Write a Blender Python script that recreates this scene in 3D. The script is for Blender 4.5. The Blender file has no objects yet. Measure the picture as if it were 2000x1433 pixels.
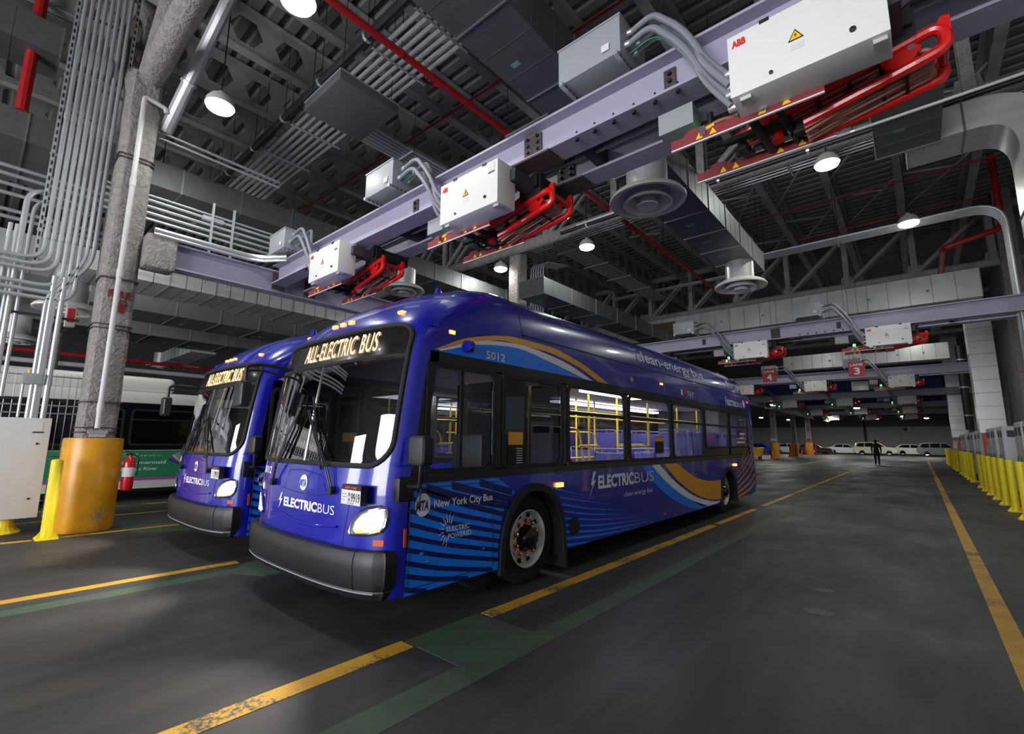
import bpy, bmesh, math, random
from mathutils import Vector, Matrix
random.seed(7)
SC = bpy.context.scene
COL = SC.collection
PI = math.pi

# ------------------------------------------------------------------ camera
def make_camera():
    yaw, pitch, roll = math.radians(40.73), math.radians(8.86), math.radians(0.51)
    cy, sy, cp, sp = math.cos(yaw), math.sin(yaw), math.cos(pitch), math.sin(pitch)
    fwd = Vector((-sy*cp, cy*cp, sp)); right = Vector((cy, sy, 0)); up = right.cross(fwd)
    r2 = right*math.cos(roll) + up*math.sin(roll)
    u2 = up*math.cos(roll) - right*math.sin(roll)
    cam = bpy.data.cameras.new('camera'); o = bpy.data.objects.new('camera', cam); COL.objects.link(o)
    m = Matrix((r2, u2, -fwd)).transposed().to_4x4(); m.translation = Vector((0, 0, 1.58))
    o.matrix_world = m
    cam.sensor_fit = 'HORIZONTAL'; cam.sensor_width = 36; cam.lens = 915.5/2000*36
    cam.clip_start = 0.05; cam.clip_end = 300
    SC.camera = o
make_camera()

# ------------------------------------------------------------------ world, daylight, exposure
W = bpy.data.worlds.new('world'); SC.world = W; W.use_nodes = True
W.node_tree.nodes['Background'].inputs[0].default_value = (0.75, 0.86, 1.0, 1)
W.node_tree.nodes['Background'].inputs[1].default_value = 1.0
SC.view_settings.view_transform = 'Standard'; SC.view_settings.look = 'None'
SC.view_settings.gamma = 1; SC.view_settings.use_curve_mapping = False
SC.view_settings.exposure = 0.0
SC.cycles.max_bounces = 5; SC.cycles.diffuse_bounces = 2; SC.cycles.glossy_bounces = 3; SC.cycles.transparent_max_bounces = 10; SC.cycles.sample_clamp_indirect = 5.0
SC.cycles.adaptive_threshold = 0.05

def area(name, loc, rot, sx, sy, power, col=(1, 1, 1), shape='RECTANGLE', spread=PI):
    l = bpy.data.lights.new(name, 'AREA'); l.shape = shape; l.size = sx
    if shape in ('RECTANGLE', 'ELLIPSE'): l.size_y = sy
    l.energy = power; l.color = col; l.spread = spread
    o = bpy.data.objects.new(name, l); COL.objects.link(o); o.location = loc; o.rotation_euler = rot
    return o
# daylight falling through the two open vehicle doors of the wall behind the photographer
DAY = (0.93, 0.94, 1.0)
area('daylight_wide_door', (-3.8, -12.9, 3.0), (PI/2, 0, 0), 10.6, 5.6, 2500, DAY)
area('daylight_small_door', (-17.5, -12.9, 2.6), (PI/2, 0, 0), 4.6, 4.8, 800, DAY)

# ------------------------------------------------------------------ materials
def s2l(c): return c/12.92 if c <= 0.04045 else ((c+0.055)/1.055)**2.4
def rgb(r, g, b): return (s2l(r/255), s2l(g/255), s2l(b/255), 1)
MATS = {}
def mat(name, col, rough=.5, metal=0., var=0., vscale=3., bump=0., bscale=30., coat=0., emit=0., ecol=None, spec=.5, rvar=0.):
    m = bpy.data.materials.new(name); m.use_nodes = True
    nt = m.node_tree; p = nt.nodes['Principled BSDF']; L = nt.links
    p.inputs['Base Color'].default_value = col
    p.inputs['Roughness'].default_value = rough; p.inputs['Metallic'].default_value = metal
    p.inputs['Specular IOR Level'].default_value = spec
    if coat: p.inputs['Coat Weight'].default_value = coat; p.inputs['Coat Roughness'].default_value = .04
    if emit:
        p.inputs['Emission Color'].default_value = ecol or col; p.inputs['Emission Strength'].default_value = emit
    if var or bump or rvar:
        tc = nt.nodes.new('ShaderNodeTexCoord')
    if var or rvar:
        n = nt.nodes.new('ShaderNodeTexNoise'); n.inputs['Scale'].default_value = vscale
        n.inputs['Detail'].default_value = 5; n.inputs['Roughness'].default_value = .6
        L.new(tc.outputs['Object'], n.inputs['Vector'])
        if var:
            r = nt.nodes.new('ShaderNodeValToRGB')
            a, b = max(0, 1-var), 1+var
            r.color_ramp.elements[0].position = .3; r.color_ramp.elements[1].position = .7
            r.color_ramp.elements[0].color = (col[0]*a, col[1]*a, col[2]*a, 1)
            r.color_ramp.elements[1].color = (min(1, col[0]*b), min(1, col[1]*b), min(1, col[2]*b), 1)
            L.new(n.outputs['Fac'], r.inputs['Fac']); L.new(r.outputs['Color'], p.inputs['Base Color'])
        if rvar:
            mr = nt.nodes.new('ShaderNodeMapRange'); mr.inputs[1].default_value = .3; mr.inputs[2].default_value = .7
            mr.inputs[3].default_value = max(.02, rough-rvar); mr.inputs[4].default_value = min(1, rough+rvar)
            L.new(n.outputs['Fac'], mr.inputs[0]); L.new(mr.outputs[0], p.inputs['Roughness'])
    if bump:
        n2 = nt.nodes.new('ShaderNodeTexNoise'); n2.inputs['Scale'].default_value = bscale; n2.inputs['Detail'].default_value = 4
        bp = nt.nodes.new('ShaderNodeBump'); bp.inputs['Strength'].default_value = bump; bp.inputs['Distance'].default_value = .05 if bump > .5 else .02
        L.new(tc.outputs['Object'], n2.inputs['Vector']); L.new(n2.outputs['Fac'], bp.inputs['Height']); L.new(bp.outputs[0], p.inputs['Normal'])
    MATS[name] = m
    return m
def glass(name, tint, reflect=1.0, rough=0.0):
    m = bpy.data.materials.new(name); m.use_nodes = True; nt = m.node_tree; L = nt.links
    for n in list(nt.nodes):
        if n.type != 'OUTPUT_MATERIAL': nt.nodes.remove(n)
    out = [n for n in nt.nodes if n.type == 'OUTPUT_MATERIAL'][0]
    t = nt.nodes.new('ShaderNodeBsdfTransparent'); t.inputs[0].default_value = (*tint, 1)
    g = nt.nodes.new('ShaderNodeBsdfGlossy'); g.inputs['Roughness'].default_value = rough; g.inputs[0].default_value = (1, 1, 1, 1)
    lw = nt.nodes.new('ShaderNodeLayerWeight'); lw.inputs[0].default_value = .5
    pw = nt.nodes.new('ShaderNodeMath'); pw.operation = 'POWER'; pw.inputs[1].default_value = 5
    mu = nt.nodes.new('ShaderNodeMath'); mu.operation = 'MULTIPLY_ADD'; mu.inputs[1].default_value = .95*reflect; mu.inputs[2].default_value = .045*reflect; mu.use_clamp = True
    L.new(lw.outputs['Facing'], pw.inputs[0])
    mx = nt.nodes.new('ShaderNodeMixShader')
    L.new(pw.outputs[0], mu.inputs[0]); L.new(mu.outputs[0], mx.inputs[0])
    L.new(t.outputs[0], mx.inputs[1]); L.new(g.outputs[0], mx.inputs[2]); L.new(mx.outputs[0], out.inputs[0])
    MATS[name] = m
    return m

BLUE = mat('bus_blue_paint', rgb(18, 24, 156), .26, coat=.8)
NAVY = mat('navy_film', rgb(16, 16, 92), .38, coat=.3)
SKYBLUE = mat('sky_blue_film', rgb(8, 128, 248), .38, coat=.3)
GOLD = mat('gold_film', rgb(228, 158, 28), .4, coat=.3)
DECALW = mat('white_film', rgb(225, 225, 228), .5)
BLACKP = mat('black_plastic', rgb(21, 21, 24), .45, bump=.05, bscale=200)
BLACKG = mat('gloss_black', rgb(10, 10, 12), .22, coat=.2)
RUBBER = mat('rubber', rgb(22, 22, 23), .75)
TYRE = mat('tyre_rubber', rgb(17, 17, 18), .85, var=.2, vscale=12)
MASKG = mat('matt_black', rgb(14, 14, 15), .7)
WHITEP = mat('white_enamel', rgb(222, 222, 218), .35, var=.03)
RIMW = mat('rim_white_paint', rgb(205, 203, 196), .35, var=.08, vscale=8)
CHROME = mat('chrome', rgb(210, 210, 215), .12, metal=1)
ORANGE = mat('orange_plastic', rgb(235, 95, 40), .5)
AMBERR = mat('amber_reflector', rgb(200, 75, 12), .35)
AMBERL = mat('amber_lamp', rgb(255, 120, 20), .4, emit=7, ecol=(1, .22, .03, 1))
REDL = mat('red_lamp', rgb(255, 30, 30), .4, emit=3, ecol=(1, .03, .04, 1))
LEDT = mat('sign_led', rgb(255, 170, 80), .5, emit=5.0, ecol=(1, .55, .22, 1))
HEADL = mat('headlamp_lens', rgb(255, 250, 240), .3, emit=7, ecol=(1, .97, .9, 1))
HEADB = mat('headlamp_reflector', rgb(190, 190, 195), .2, metal=.9)
GLASSW = glass('windscreen_glass', (.66, .74, .74), 2.8)
GLASSS = glass('side_glass', (.78, .78, .82), 1.0)
GLASSD = glass('dark_glass', (.16, .17, .19), 1.1)
CARGLASS = mat('car_glass', rgb(12, 13, 15), .08)
SEATB = mat('seat_blue', rgb(82, 80, 152), .55)
SEATG = mat('seat_grey', rgb(130, 130, 150), .5)
YPOLE = mat('yellow_rail', rgb(235, 200, 20), .4)
INTER = mat('bus_interior', rgb(140, 138, 150), .6)
INTFLOOR = mat('bus_interior_floor', rgb(60, 60, 66), .7)
STRIPL = mat('interior_light_strip', rgb(255, 255, 255), .5, emit=9, ecol=(.95, .97, 1, 1))
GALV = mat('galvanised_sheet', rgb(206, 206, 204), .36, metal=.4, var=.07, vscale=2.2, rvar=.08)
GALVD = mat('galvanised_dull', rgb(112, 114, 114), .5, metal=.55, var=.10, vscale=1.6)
SEAM = mat('duct_flange', rgb(150, 152, 150), .42, metal=.7)
CONDUIT = mat('conduit_steel', rgb(196, 198, 200), .34, metal=.55, var=.05, vscale=6)
LILAC = mat('lilac_steel_paint', rgb(160, 156, 176), .45, var=.05, vscale=3, bump=.03, bscale=60)
RUSTB = mat('primer_splice', rgb(70, 58, 60), .7, var=.2, vscale=14)
DARKST = mat('dark_steel', rgb(62, 60, 68), .6)
BOLT = mat('bolt_black', rgb(28, 27, 30), .5)
STEELG = mat('painted_roof_steel', rgb(156, 152, 149), .7, var=.18, vscale=2.5, bump=.15, bscale=30)
FIREP = mat('sprayed_fireproofing', rgb(150, 144, 140), .92, var=.25, vscale=9, bump=1., bscale=22)
DECK = mat('roof_deck_steel', rgb(122, 119, 116), .65, var=.22, vscale=.8)
REDP = mat('red_pipe_paint', rgb(168, 24, 26), .45, var=.1)
PIPEB = mat('black_pipe', rgb(34, 34, 37), .5)
PIPEW = mat('white_pipe', rgb(205, 202, 200), .45, var=.06)
GREYBOX = mat('grey_enclosure', rgb(150, 153, 156), .4, var=.03)
BOXW = mat('charger_white', rgb(228, 226, 222), .38, var=.02)
ABBRED = mat('logo_red', rgb(220, 30, 30), .5)
WARNY = mat('warning_yellow', rgb(245, 190, 20), .5)
PRED = mat('pantograph_red', rgb(214, 24, 18), .3, coat=.4)
MAROON = mat('contact_bar_maroon', rgb(132, 42, 44), .5)
CABLE = mat('copper_pink_cable', rgb(172, 112, 98), .5)
FLEX = mat('grey_flex_conduit', rgb(128, 128, 138), .45)
GREENL = mat('green_beacon', rgb(40, 255, 120), .4, emit=5, ecol=(.05, 1, .25, 1))
GREENW = mat('green_wire', rgb(20, 130, 80), .5)
YELLOW = mat('bollard_yellow', rgb(238, 214, 28), .45, var=.06, vscale=5)
CABG = mat('cabinet_light_grey', rgb(196, 196, 198), .45, var=.03)
TAPE = mat('pale_green_label', rgb(120, 170, 160), .6)
DIFFU = mat('diffuser_enamel', rgb(232, 226, 220), .45, var=.03)
LAMPE = mat('lamp_lens', rgb(255, 255, 250), .5, emit=26, ecol=(.97, 1, .95, 1))
LAMPB = mat('lamp_housing', rgb(190, 190, 188), .5)
REDSIGN = mat('red_sign', rgb(176, 30, 40), .5)
CONEO = mat('cone_orange', rgb(235, 70, 25), .5)
FIRER = mat('extinguisher_red', rgb(190, 18, 22), .3, coat=.4)
WALLG = mat('wall_grey_block', rgb(176, 176, 176), .75, var=.06, vscale=2)
WALLD = mat('wall_dark_grey', rgb(96, 96, 98), .8, var=.1, vscale=1)
ADGREEN = mat('advert_green', rgb(40, 140, 92), .4)
ADMAG = mat('advert_magenta', rgb(190, 70, 170), .4)
BUSWHITE = mat('white_bus_paint', rgb(222, 220, 212), .35, coat=.3)
SUIT = mat('black_suit', rgb(14, 14, 16), .8)
SKIN = mat('skin', rgb(120, 84, 66), .6)
HAIR = mat('hair_black', rgb(12, 11, 11), .7)
TARP = mat('blue_sheet', rgb(28, 40, 110), .6)
BROWNP = mat('brown_filter', rgb(110, 82, 70), .8, var=.1, vscale=30)
PAPER = mat('sticker_white', rgb(215, 215, 212), .6)
PRINT = mat('sticker_print', rgb(60, 60, 64), .7)

def floor_material():
    m = bpy.data.materials.new('concrete_floor'); m.use_nodes = True; nt = m.node_tree; L = nt.links
    p = nt.nodes['Principled BSDF']; tc = nt.nodes.new('ShaderNodeTexCoord')
    def noise(sc, det, stretch=None, rough=.6):
        n = nt.nodes.new('ShaderNodeTexNoise'); n.inputs['Scale'].default_value = sc; n.inputs['Detail'].default_value = det
        n.inputs['Roughness'].default_value = rough
        if stretch:
            mp = nt.nodes.new('ShaderNodeMapping'); mp.inputs['Scale'].default_value = stretch
            L.new(tc.outputs['Object'], mp.inputs[0]); L.new(mp.outputs[0], n.inputs['Vector'])
        else: L.new(tc.outputs['Object'], n.inputs['Vector'])
        return n
    def ramp(src, p0, c0, p1, c1):
        r = nt.nodes.new('ShaderNodeValToRGB'); e = r.color_ramp.elements
        e[0].position = p0; e[0].color = c0; e[1].position = p1; e[1].color = c1
        L.new(src, r.inputs['Fac']); return r
    def mix(f, a, b, mode='MIX'):
        x = nt.nodes.new('ShaderNodeMix'); x.data_type = 'RGBA'; x.blend_type = mode
        if isinstance(f, float): x.inputs[0].default_value = f
        else: L.new(f, x.inputs[0])
        L.new(a, x.inputs[6]); L.new(b, x.inputs[7]); return x.outputs[2]
    base = ramp(noise(.55, 6, (1, .45, 1)).outputs['Fac'], .3, rgb(44, 43, 42), .72, rgb(67, 65, 63))
    streak = ramp(noise(2.2, 5, (2.2, .16, 1)).outputs['Fac'], .35, (.62, .62, .62, 1), .7, (1.12, 1.12, 1.12, 1))
    c = mix(.8, base.outputs[0], streak.outputs[0], 'MULTIPLY')
    oil = ramp(noise(1.1, 4, (1.4, .8, 1), .7).outputs['Fac'], .60, (1, 1, 1, 1), .74, (.42, .42, .43, 1))
    c = mix(.75, c, oil.outputs[0], 'MULTIPLY')
    speck = ramp(noise(90, 2).outputs['Fac'], .3, (.85, .85, .85, 1), .7, (1.1, 1.1, 1.1, 1))
    c = mix(.6, c, speck.outputs[0], 'MULTIPLY')
    rust = ramp(noise(.9, 3).outputs['Fac'], .70, (0, 0, 0, 1), .78, (.55, .55, .55, 1))
    rc = nt.nodes.new('ShaderNodeRGB'); rc.outputs[0].default_value = rgb(108, 74, 50)
    c = mix(rust.outputs[0], c, rc.outputs[0])
    L.new(c, p.inputs['Base Color'])
    rr = nt.nodes.new('ShaderNodeMapRange'); rr.inputs[1].default_value = .3; rr.inputs[2].default_value = .7
    rr.inputs[3].default_value = .42; rr.inputs[4].default_value = .75
    L.new(noise(.8, 5, (1, .5, 1)).outputs['Fac'], rr.inputs[0]); L.new(rr.outputs[0], p.inputs['Roughness'])
    bp = nt.nodes.new('ShaderNodeBump'); bp.inputs['Strength'].default_value = .12; bp.inputs['Distance'].default_value = .01
    L.new(noise(45, 4).outputs['Fac'], bp.inputs['Height']); L.new(bp.outputs[0], p.inputs['Normal'])
    return m
FLOORM = floor_material()

def worn_paint(name, col, under, thr=.42, soft=.06, scale=5., rough=.6):
    """paint film worn through to what lies under it in ragged patches"""
    m = bpy.data.materials.new(name); m.use_nodes = True; nt = m.node_tree; L = nt.links
    p = nt.nodes['Principled BSDF']; p.inputs['Roughness'].default_value = rough
    tc = nt.nodes.new('ShaderNodeTexCoord')
    def noise(s, d, r=.65):
        n = nt.nodes.new('ShaderNodeTexNoise'); n.inputs['Scale'].default_value = s; n.inputs['Detail'].default_value = d
        n.inputs['Roughness'].default_value = r; L.new(tc.outputs['Object'], n.inputs['Vector']); return n
    a = noise(scale*.25, 2); b = noise(scale*6, 6, .75)
    ad = nt.nodes.new('ShaderNodeMath'); ad.operation = 'MULTIPLY_ADD'; ad.inputs[1].default_value = .55
    L.new(a.outputs['Fac'], ad.inputs[0])
    mb = nt.nodes.new('ShaderNodeMath'); mb.operation = 'MULTIPLY'; mb.inputs[1].default_value = .45
    L.new(b.outputs['Fac'], mb.inputs[0]); L.new(mb.outputs[0], ad.inputs[2])
    r = nt.nodes.new('ShaderNodeValToRGB'); e = r.color_ramp.elements
    e[0].position = thr; e[0].color = under; e[1].position = thr+soft; e[1].color = col
    L.new(ad.outputs[0], r.inputs['Fac'])
    d = nt.nodes.new('ShaderNodeValToRGB'); d.color_ramp.elements[0].position = .25; d.color_ramp.elements[0].color = (.7, .7, .7, 1)
    d.color_ramp.elements[1].position = .7; d.color_ramp.elements[1].color = (1.05, 1.05, 1.05, 1)
    L.new(noise(2.5, 6).outputs['Fac'], d.inputs['Fac'])
    x = nt.nodes.new('ShaderNodeMix'); x.data_type = 'RGBA'; x.blend_type = 'MULTIPLY'; x.inputs[0].default_value = 1
    L.new(r.outputs[0], x.inputs[6]); L.new(d.outputs[0], x.inputs[7]); L.new(x.outputs[2], p.inputs['Base Color'])
    return m
CONC = rgb(78, 77, 76)
LINEY = worn_paint('yellow_line_paint', rgb(208, 158, 40), CONC, .41, .05)
LINEG = worn_paint('green_line_paint', rgb(58, 92, 58), CONC, .40, .16)
DRUMY = worn_paint('drum_yellow_paint', rgb(226, 158, 18), rgb(150, 140, 128), .405, .012, 3., .34)

# ------------------------------------------------------------------ mesh helpers
class MB:
    def __init__(s): s.v = []; s.f = []
    def quad(s, a, b, c, d):
        n = len(s.v); s.v += [tuple(a), tuple(b), tuple(c), tuple(d)]; s.f.append((n, n+1, n+2, n+3)); return s
    def box(s, x0, x1, y0, y1, z0, z1):
        n = len(s.v)
        s.v += [(x, y, z) for z in (z0, z1) for y in (y0, y1) for x in (x0, x1)]
        for q in ((0, 2, 3, 1), (4, 5, 7, 6), (0, 1, 5, 4), (2, 6, 7, 3), (0, 4, 6, 2), (1, 3, 7, 5)):
            s.f.append(tuple(n+i for i in q))
        return s
    def tube(s, pts, r, n=8, cap=True, closed=False, rs=None):
        pts = [Vector(p) for p in pts]; k = len(pts); base = len(s.v)
        t0 = (pts[1]-pts[0]).normalized()
        up = Vector((0, 0, 1)) if abs(t0.z) < .9 else Vector((1, 0, 0))
        a = t0.cross(up).normalized()
        for i, p in enumerate(pts):
            if closed: t = (pts[(i+1) % k]-pts[i-1])
            elif i == 0: t = pts[1]-pts[0]
            elif i == k-1: t = pts[-1]-pts[-2]
            else: t = (pts[i+1]-p).normalized()+(p-pts[i-1]).normalized()
            t = t.normalized() if t.length > 1e-9 else t0
            a = (a-t*a.dot(t)); a = a.normalized() if a.length > 1e-6 else t.orthogonal().normalized()
            b = t.cross(a)
            rr = rs[i] if rs else r
            if not closed and 0 < i < k-1:
                c = abs((p-pts[i-1]).normalized().dot(t)); rr2 = rr/max(c, .5)
            else: rr2 = rr
            for j in range(n):
                an = 2*PI*j/n
                s.v.append(tuple(p+a*(math.cos(an)*rr)+b*(math.sin(an)*rr)))
        m = k if closed else k-1
        for i in range(m):
            i2 = (i+1) % k
            for j in range(n):
                j2 = (j+1) % n
                s.f.append((base+i*n+j, base+i*n+j2, base+i2*n+j2, base+i2*n+j))
        if cap and not closed:
            s.f.append(tuple(base+j for j in range(n-1, -1, -1)))
            s.f.append(tuple(base+(k-1)*n+j for j in range(n)))
        return s
    def lathe(s, prof, n=24, o=(0, 0, 0), ax='z', closed=False, cap=True):
        base = len(s.v); k = len(prof)
        for (r, h) in prof:
            for j in range(n):
                an = 2*PI*j/n; c, d = math.cos(an)*r, math.sin(an)*r
                q = (c, d, h) if ax == 'z' else ((h, c, d) if ax == 'x' else (d, h, c))
                s.v.append((o[0]+q[0], o[1]+q[1], o[2]+q[2]))
        for i in range(k-1 if not closed else k):
            i2 = (i+1) % k
            for j in range(n):
                j2 = (j+1) % n
                s.f.append((base+i*n+j, base+i*n+j2, base+i2*n+j2, base+i2*n+j))
        if not closed and cap:
            if prof[0][0] > 1e-5: s.f.append(tuple(base+j for j in range(n-1, -1, -1)))
            if prof[-1][0] > 1e-5: s.f.append(tuple(base+(k-1)*n+j for j in range(n)))
        return s
    def grid(s, rows):
        base = len(s.v); m = len(rows[0])
        for r in rows: s.v += [tuple(p) for p in r]
        for i in range(len(rows)-1):
            for j in range(m-1):
                s.f.append((base+i*m+j, base+i*m+j+1, base+(i+1)*m+j+1, base+(i+1)*m+j))
        return s
    def prism(s, poly, d0, d1, ax='x'):
        """poly in the plane normal to ax: x->(y,z), y->(x,z), z->(x,y)"""
        def P(p, d): return (d, p[0], p[1]) if ax == 'x' else ((p[0], d, p[1]) if ax == 'y' else (p[0], p[1], d))
        b = len(s.v); n = len(poly)
        s.v += [P(p, d0) for p in poly]+[P(p, d1) for p in poly]
        s.f.append(tuple(b+i for i in range(n-1, -1, -1))); s.f.append(tuple(b+n+i for i in range(n)))
        for i in range(n):
            j = (i+1) % n; s.f.append((b+i, b+j, b+n+j, b+n+i))
        return s
    def ring(s, outer, inner, d0, d1, ax='x'):
        def P(p, d): return (d, p[0], p[1]) if ax == 'x' else ((p[0], d, p[1]) if ax == 'y' else (p[0], p[1], d))
        b = len(s.v); n = len(outer)
        for d in (d0, d1):
            s.v += [P(p, d) for p in outer]+[P(p, d) for p in inner]
        for i in range(n):
            j = (i+1) % n
            for q in ((i, j, n+j, n+i), (2*n+i, 3*n+i, 3*n+j, 2*n+j), (i, 2*n+i, 2*n+j, j), (n+i, n+j, 3*n+j, 3*n+i)):
                s.f.append(tuple(b+t for t in q))
        return s
    def ico(s, c, r, sc=(1, 1, 1), n=10):
        rows = [(max(r*math.sin(PI*i/(n//2+1)), 1e-4), -r*math.cos(PI*i/(n//2+1))) for i in range(n//2+2)]
        b = len(s.v); s.lathe(rows, n)
        for i in range(b, len(s.v)):
            q = s.v[i]; s.v[i] = (c[0]+q[0]*sc[0], c[1]+q[1]*sc[1], c[2]+q[2]*sc[2])
        return s
    def build(s, name, m, parent=None, smooth=False, bevel=0., off=None, segs=2, angle=35):
        me = bpy.data.meshes.new(name)
        v = s.v if off is None else [(p[0]+off[0], p[1]+off[1], p[2]+off[2]) for p in s.v]
        me.from_pydata(v, [], s.f); me.validate()
        bm = bmesh.new(); bm.from_mesh(me)
        bmesh.ops.recalc_face_normals(bm, faces=bm.faces)
        if bevel:
            ed = [e for e in bm.edges if len(e.link_faces) == 2 and e.calc_face_angle(0) > .6]
            bmesh.ops.bevel(bm, geom=ed, offset=bevel, segments=segs, affect='EDGES', profile=.6, clamp_overlap=True)
        bm.to_mesh(me); bm.free()
        if smooth or bevel:
            me.polygons.foreach_set('use_smooth', [True]*len(me.polygons)); me.set_sharp_from_angle(angle=math.radians(angle))
        me.materials.append(m)
        o = bpy.data.objects.new(name, me); COL.objects.link(o)
        if parent is not None: o.parent = parent
        return o
def fillet(pts, r, n=6):
    pts = [Vector(p) for p in pts]; out = [pts[0]]
    for i in range(1, len(pts)-1):
        a, b, c = pts[i-1], pts[i], pts[i+1]
        d1, d2 = (a-b), (c-b); l = min(r, d1.length*.49, d2.length*.49)
        p, q = b+d1.normalized()*l, b+d2.normalized()*l
        for k in range(n+1):
            t = k/n; out.append(p*(1-t)**2+b*(2*t*(1-t))+q*t*t)
    out.append(pts[-1]); return out
def rrect(y0, y1, z0, z1, r, n=4):
    out = []
    for cx, cy, a0 in ((y1-r, z0+r, -PI/2), (y1-r, z1-r, 0), (y0+r, z1-r, PI/2), (y0+r, z0+r, PI)):
        for k in range(n+1):
            a = a0+PI/2*k/n; out.append((cx+math.cos(a)*r, cy+math.sin(a)*r))
    return out
def empty(name, loc=(0, 0, 0), rz=0):
    o = bpy.data.objects.new(name, None); COL.objects.link(o); o.location = loc; o.rotation_euler = (0, 0, rz); o.empty_display_size = .2
    return o
def tag(o, label, cat, group=None, kind=None):
    o['label'] = label; o['category'] = cat
    if group: o['group'] = group
    if kind: o['kind'] = kind
    return o
def struct(o, label=None):
    o['kind'] = 'structure'
    if label: o['label'] = label
    return o
def copy_tree(o, parent=None):
    c = o.copy(); COL.objects.link(c); c.parent = parent
    for ch in o.children: copy_tree(ch, c)
    return c
def dup(o, loc=None, label=None, rz=None, group=None):
    c = copy_tree(o)
    if loc is not None: c.location = loc
    if rz is not None: c.rotation_euler = (0, 0, rz)
    if label: c['label'] = label
    if group: c['group'] = group
    return c
ORD = ['first', 'second', 'third', 'fourth', 'fifth', 'sixth', 'seventh', 'eighth', 'ninth', 'tenth', 'eleventh', 'twelfth', 'thirteenth',
       'fourteenth', 'fifteenth', 'sixteenth', 'seventeenth', 'eighteenth', 'nineteenth', 'twentieth', 'twenty-first', 'twenty-second', 'twenty-third', 'twenty-fourth', 'twenty-fifth']

TEXTC = {}
def text_mesh(body, bold=0., shear=0., gap=1.):
    """(verts2d, faces) of a line of text, cap height 1, starting at x = 0"""
    key = (body, bold, shear, gap)
    if key in TEXTC: return TEXTC[key]
    cu = bpy.data.curves.new('t', 'FONT'); cu.body = body; cu.size = 1.0; cu.offset = bold; cu.shear = shear; cu.resolution_u = 3; cu.space_character = gap
    o = bpy.data.objects.new('t', cu); COL.objects.link(o)
    bpy.context.view_layer.update()
    me = bpy.data.meshes.new_from_object(o)
    vs = [(v.co.x, v.co.y) for v in me.vertices]; fs = [tuple(p.vertices) for p in me.polygons]
    bpy.data.objects.remove(o); bpy.data.curves.remove(cu); bpy.data.meshes.remove(me)
    x0 = min(v[0] for v in vs); x1 = max(v[0] for v in vs)
    TEXTC[key] = (vs, fs, x0, x1)
    return TEXTC[key]
CAP = .73
def put_text(body, name, m, fn, u0, u1, v0, v1, parent=None, bold=0., shear=0., off=None, gap=1.):
    """lay text onto a surface: fn(u, v) -> point; the cap height spans v0..v1, the line spans u0..u1"""
    vs, fs, x0, x1 = text_mesh(body, bold, shear, gap)
    b = MB(); b.f = list(fs)
    b.v = [tuple(fn(u0+(x-x0)/(x1-x0)*(u1-u0), v0+(y/CAP)*(v1-v0))) for x, y in vs]
    return b.build(name, m, parent, off=off)
def poly_patch(poly, fn, name, m, parent=None, off=None, cuts=0):
    b = MB(); b.v = [tuple(fn(*p)) for p in poly]; b.f = [tuple(range(len(poly)))]
    return b.build(name, m, parent, off=off)
def poly_fan(poly, fn, name, m, parent=None, off=None, rings=4):
    b = MB(); n = len(poly); cu = sum(p[0] for p in poly)/n; cv = sum(p[1] for p in poly)/n
    b.v = [tuple(fn(cu, cv))]
    for k in range(1, rings+1):
        b.v += [tuple(fn(cu+(p[0]-cu)*k/rings, cv+(p[1]-cv)*k/rings)) for p in poly]
    b.f = [(0, 1+i, 1+(i+1) % n) for i in range(n)]
    for k in range(rings-1):
        b.f += [(1+k*n+i, 1+(k+1)*n+i, 1+(k+1)*n+(i+1) % n, 1+k*n+(i+1) % n) for i in range(n)]
    return b.build(name, m, parent, off=off)
def strip_patch(lo, hi, fn, name, m, parent=None, off=None, rows=3):
    """band between two polylines of equal length, laid on fn(u, v)"""
    b = MB()
    b.grid([[fn(a[0]*(1-t)+c[0]*t, a[1]*(1-t)+c[1]*t) for a, c in zip(lo, hi)] for t in [i/rows for i in range(rows+1)]])
    return b.build(name, m, parent, off=off)
def interp(x, xs, ys):
    if x <= xs[0]: return ys[0]
    for i in range(1, len(xs)):
        if x <= xs[i]:
            t = (x-xs[i-1])/(xs[i]-xs[i-1]); return ys[i-1]*(1-t)+ys[i]*t
    return ys[-1]
# ------------------------------------------------------------------ the hall shell
struct(MB().box(-45, 5, -13.2, 94, -.25, 0).build('floor', FLOORM))
def deck():
    b = MB(); y = -13; p = []
    while y < 94:
        p += [(y, 11.0), (y+.20, 11.0), (y+.24, 11.08), (y+.36, 11.08)]; y += .40
    b.grid([[(-45, q[0], q[1]) for q in p], [(5, q[0], q[1]) for q in p]])
    return b
struct(deck().build('ceiling', DECK))
struct(MB().box(-45, 5, 92, 92.3, 0, 5.7).build('wall_far', WALLG))
struct(MB().box(-45, 5, 91.9, 92.0, 4.1, 5.7).build('trim_1', WALLD))
struct(MB().box(-45, 5, 76, 92.3, 5.7, 5.95).build('ceiling_soffit', WALLD), 'low dark soffit over the parked cars')
struct(MB().box(-45, 5, 75.9, 76.1, 5.7, 11).build('wall_bulkhead', WALLD), 'dark bulkhead above the low soffit')
struct(MB().box(3.9, 4.2, -13, 92, 0, 11).build('wall_right', WALLG))
struct(MB().box(-45.2, -45, -13, 92, 0, 11).build('wall_left', WALLD))
wb = MB()                                                     # wall behind the photographer, with two vehicle doors
for x0, x1, z0, z1 in ((-45, -19.9, 0, 11), (-19.9, -15.1, 5.0, 11), (-15.1, -9.1, 0, 11), (-9.1, 1.5, 5.8, 11), (1.5, 4.2, 0, 11)):
    wb.box(x0, x1, -13.2, -13.0, z0, z1)
struct(wb.build('wall_back', WALLG))

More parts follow.
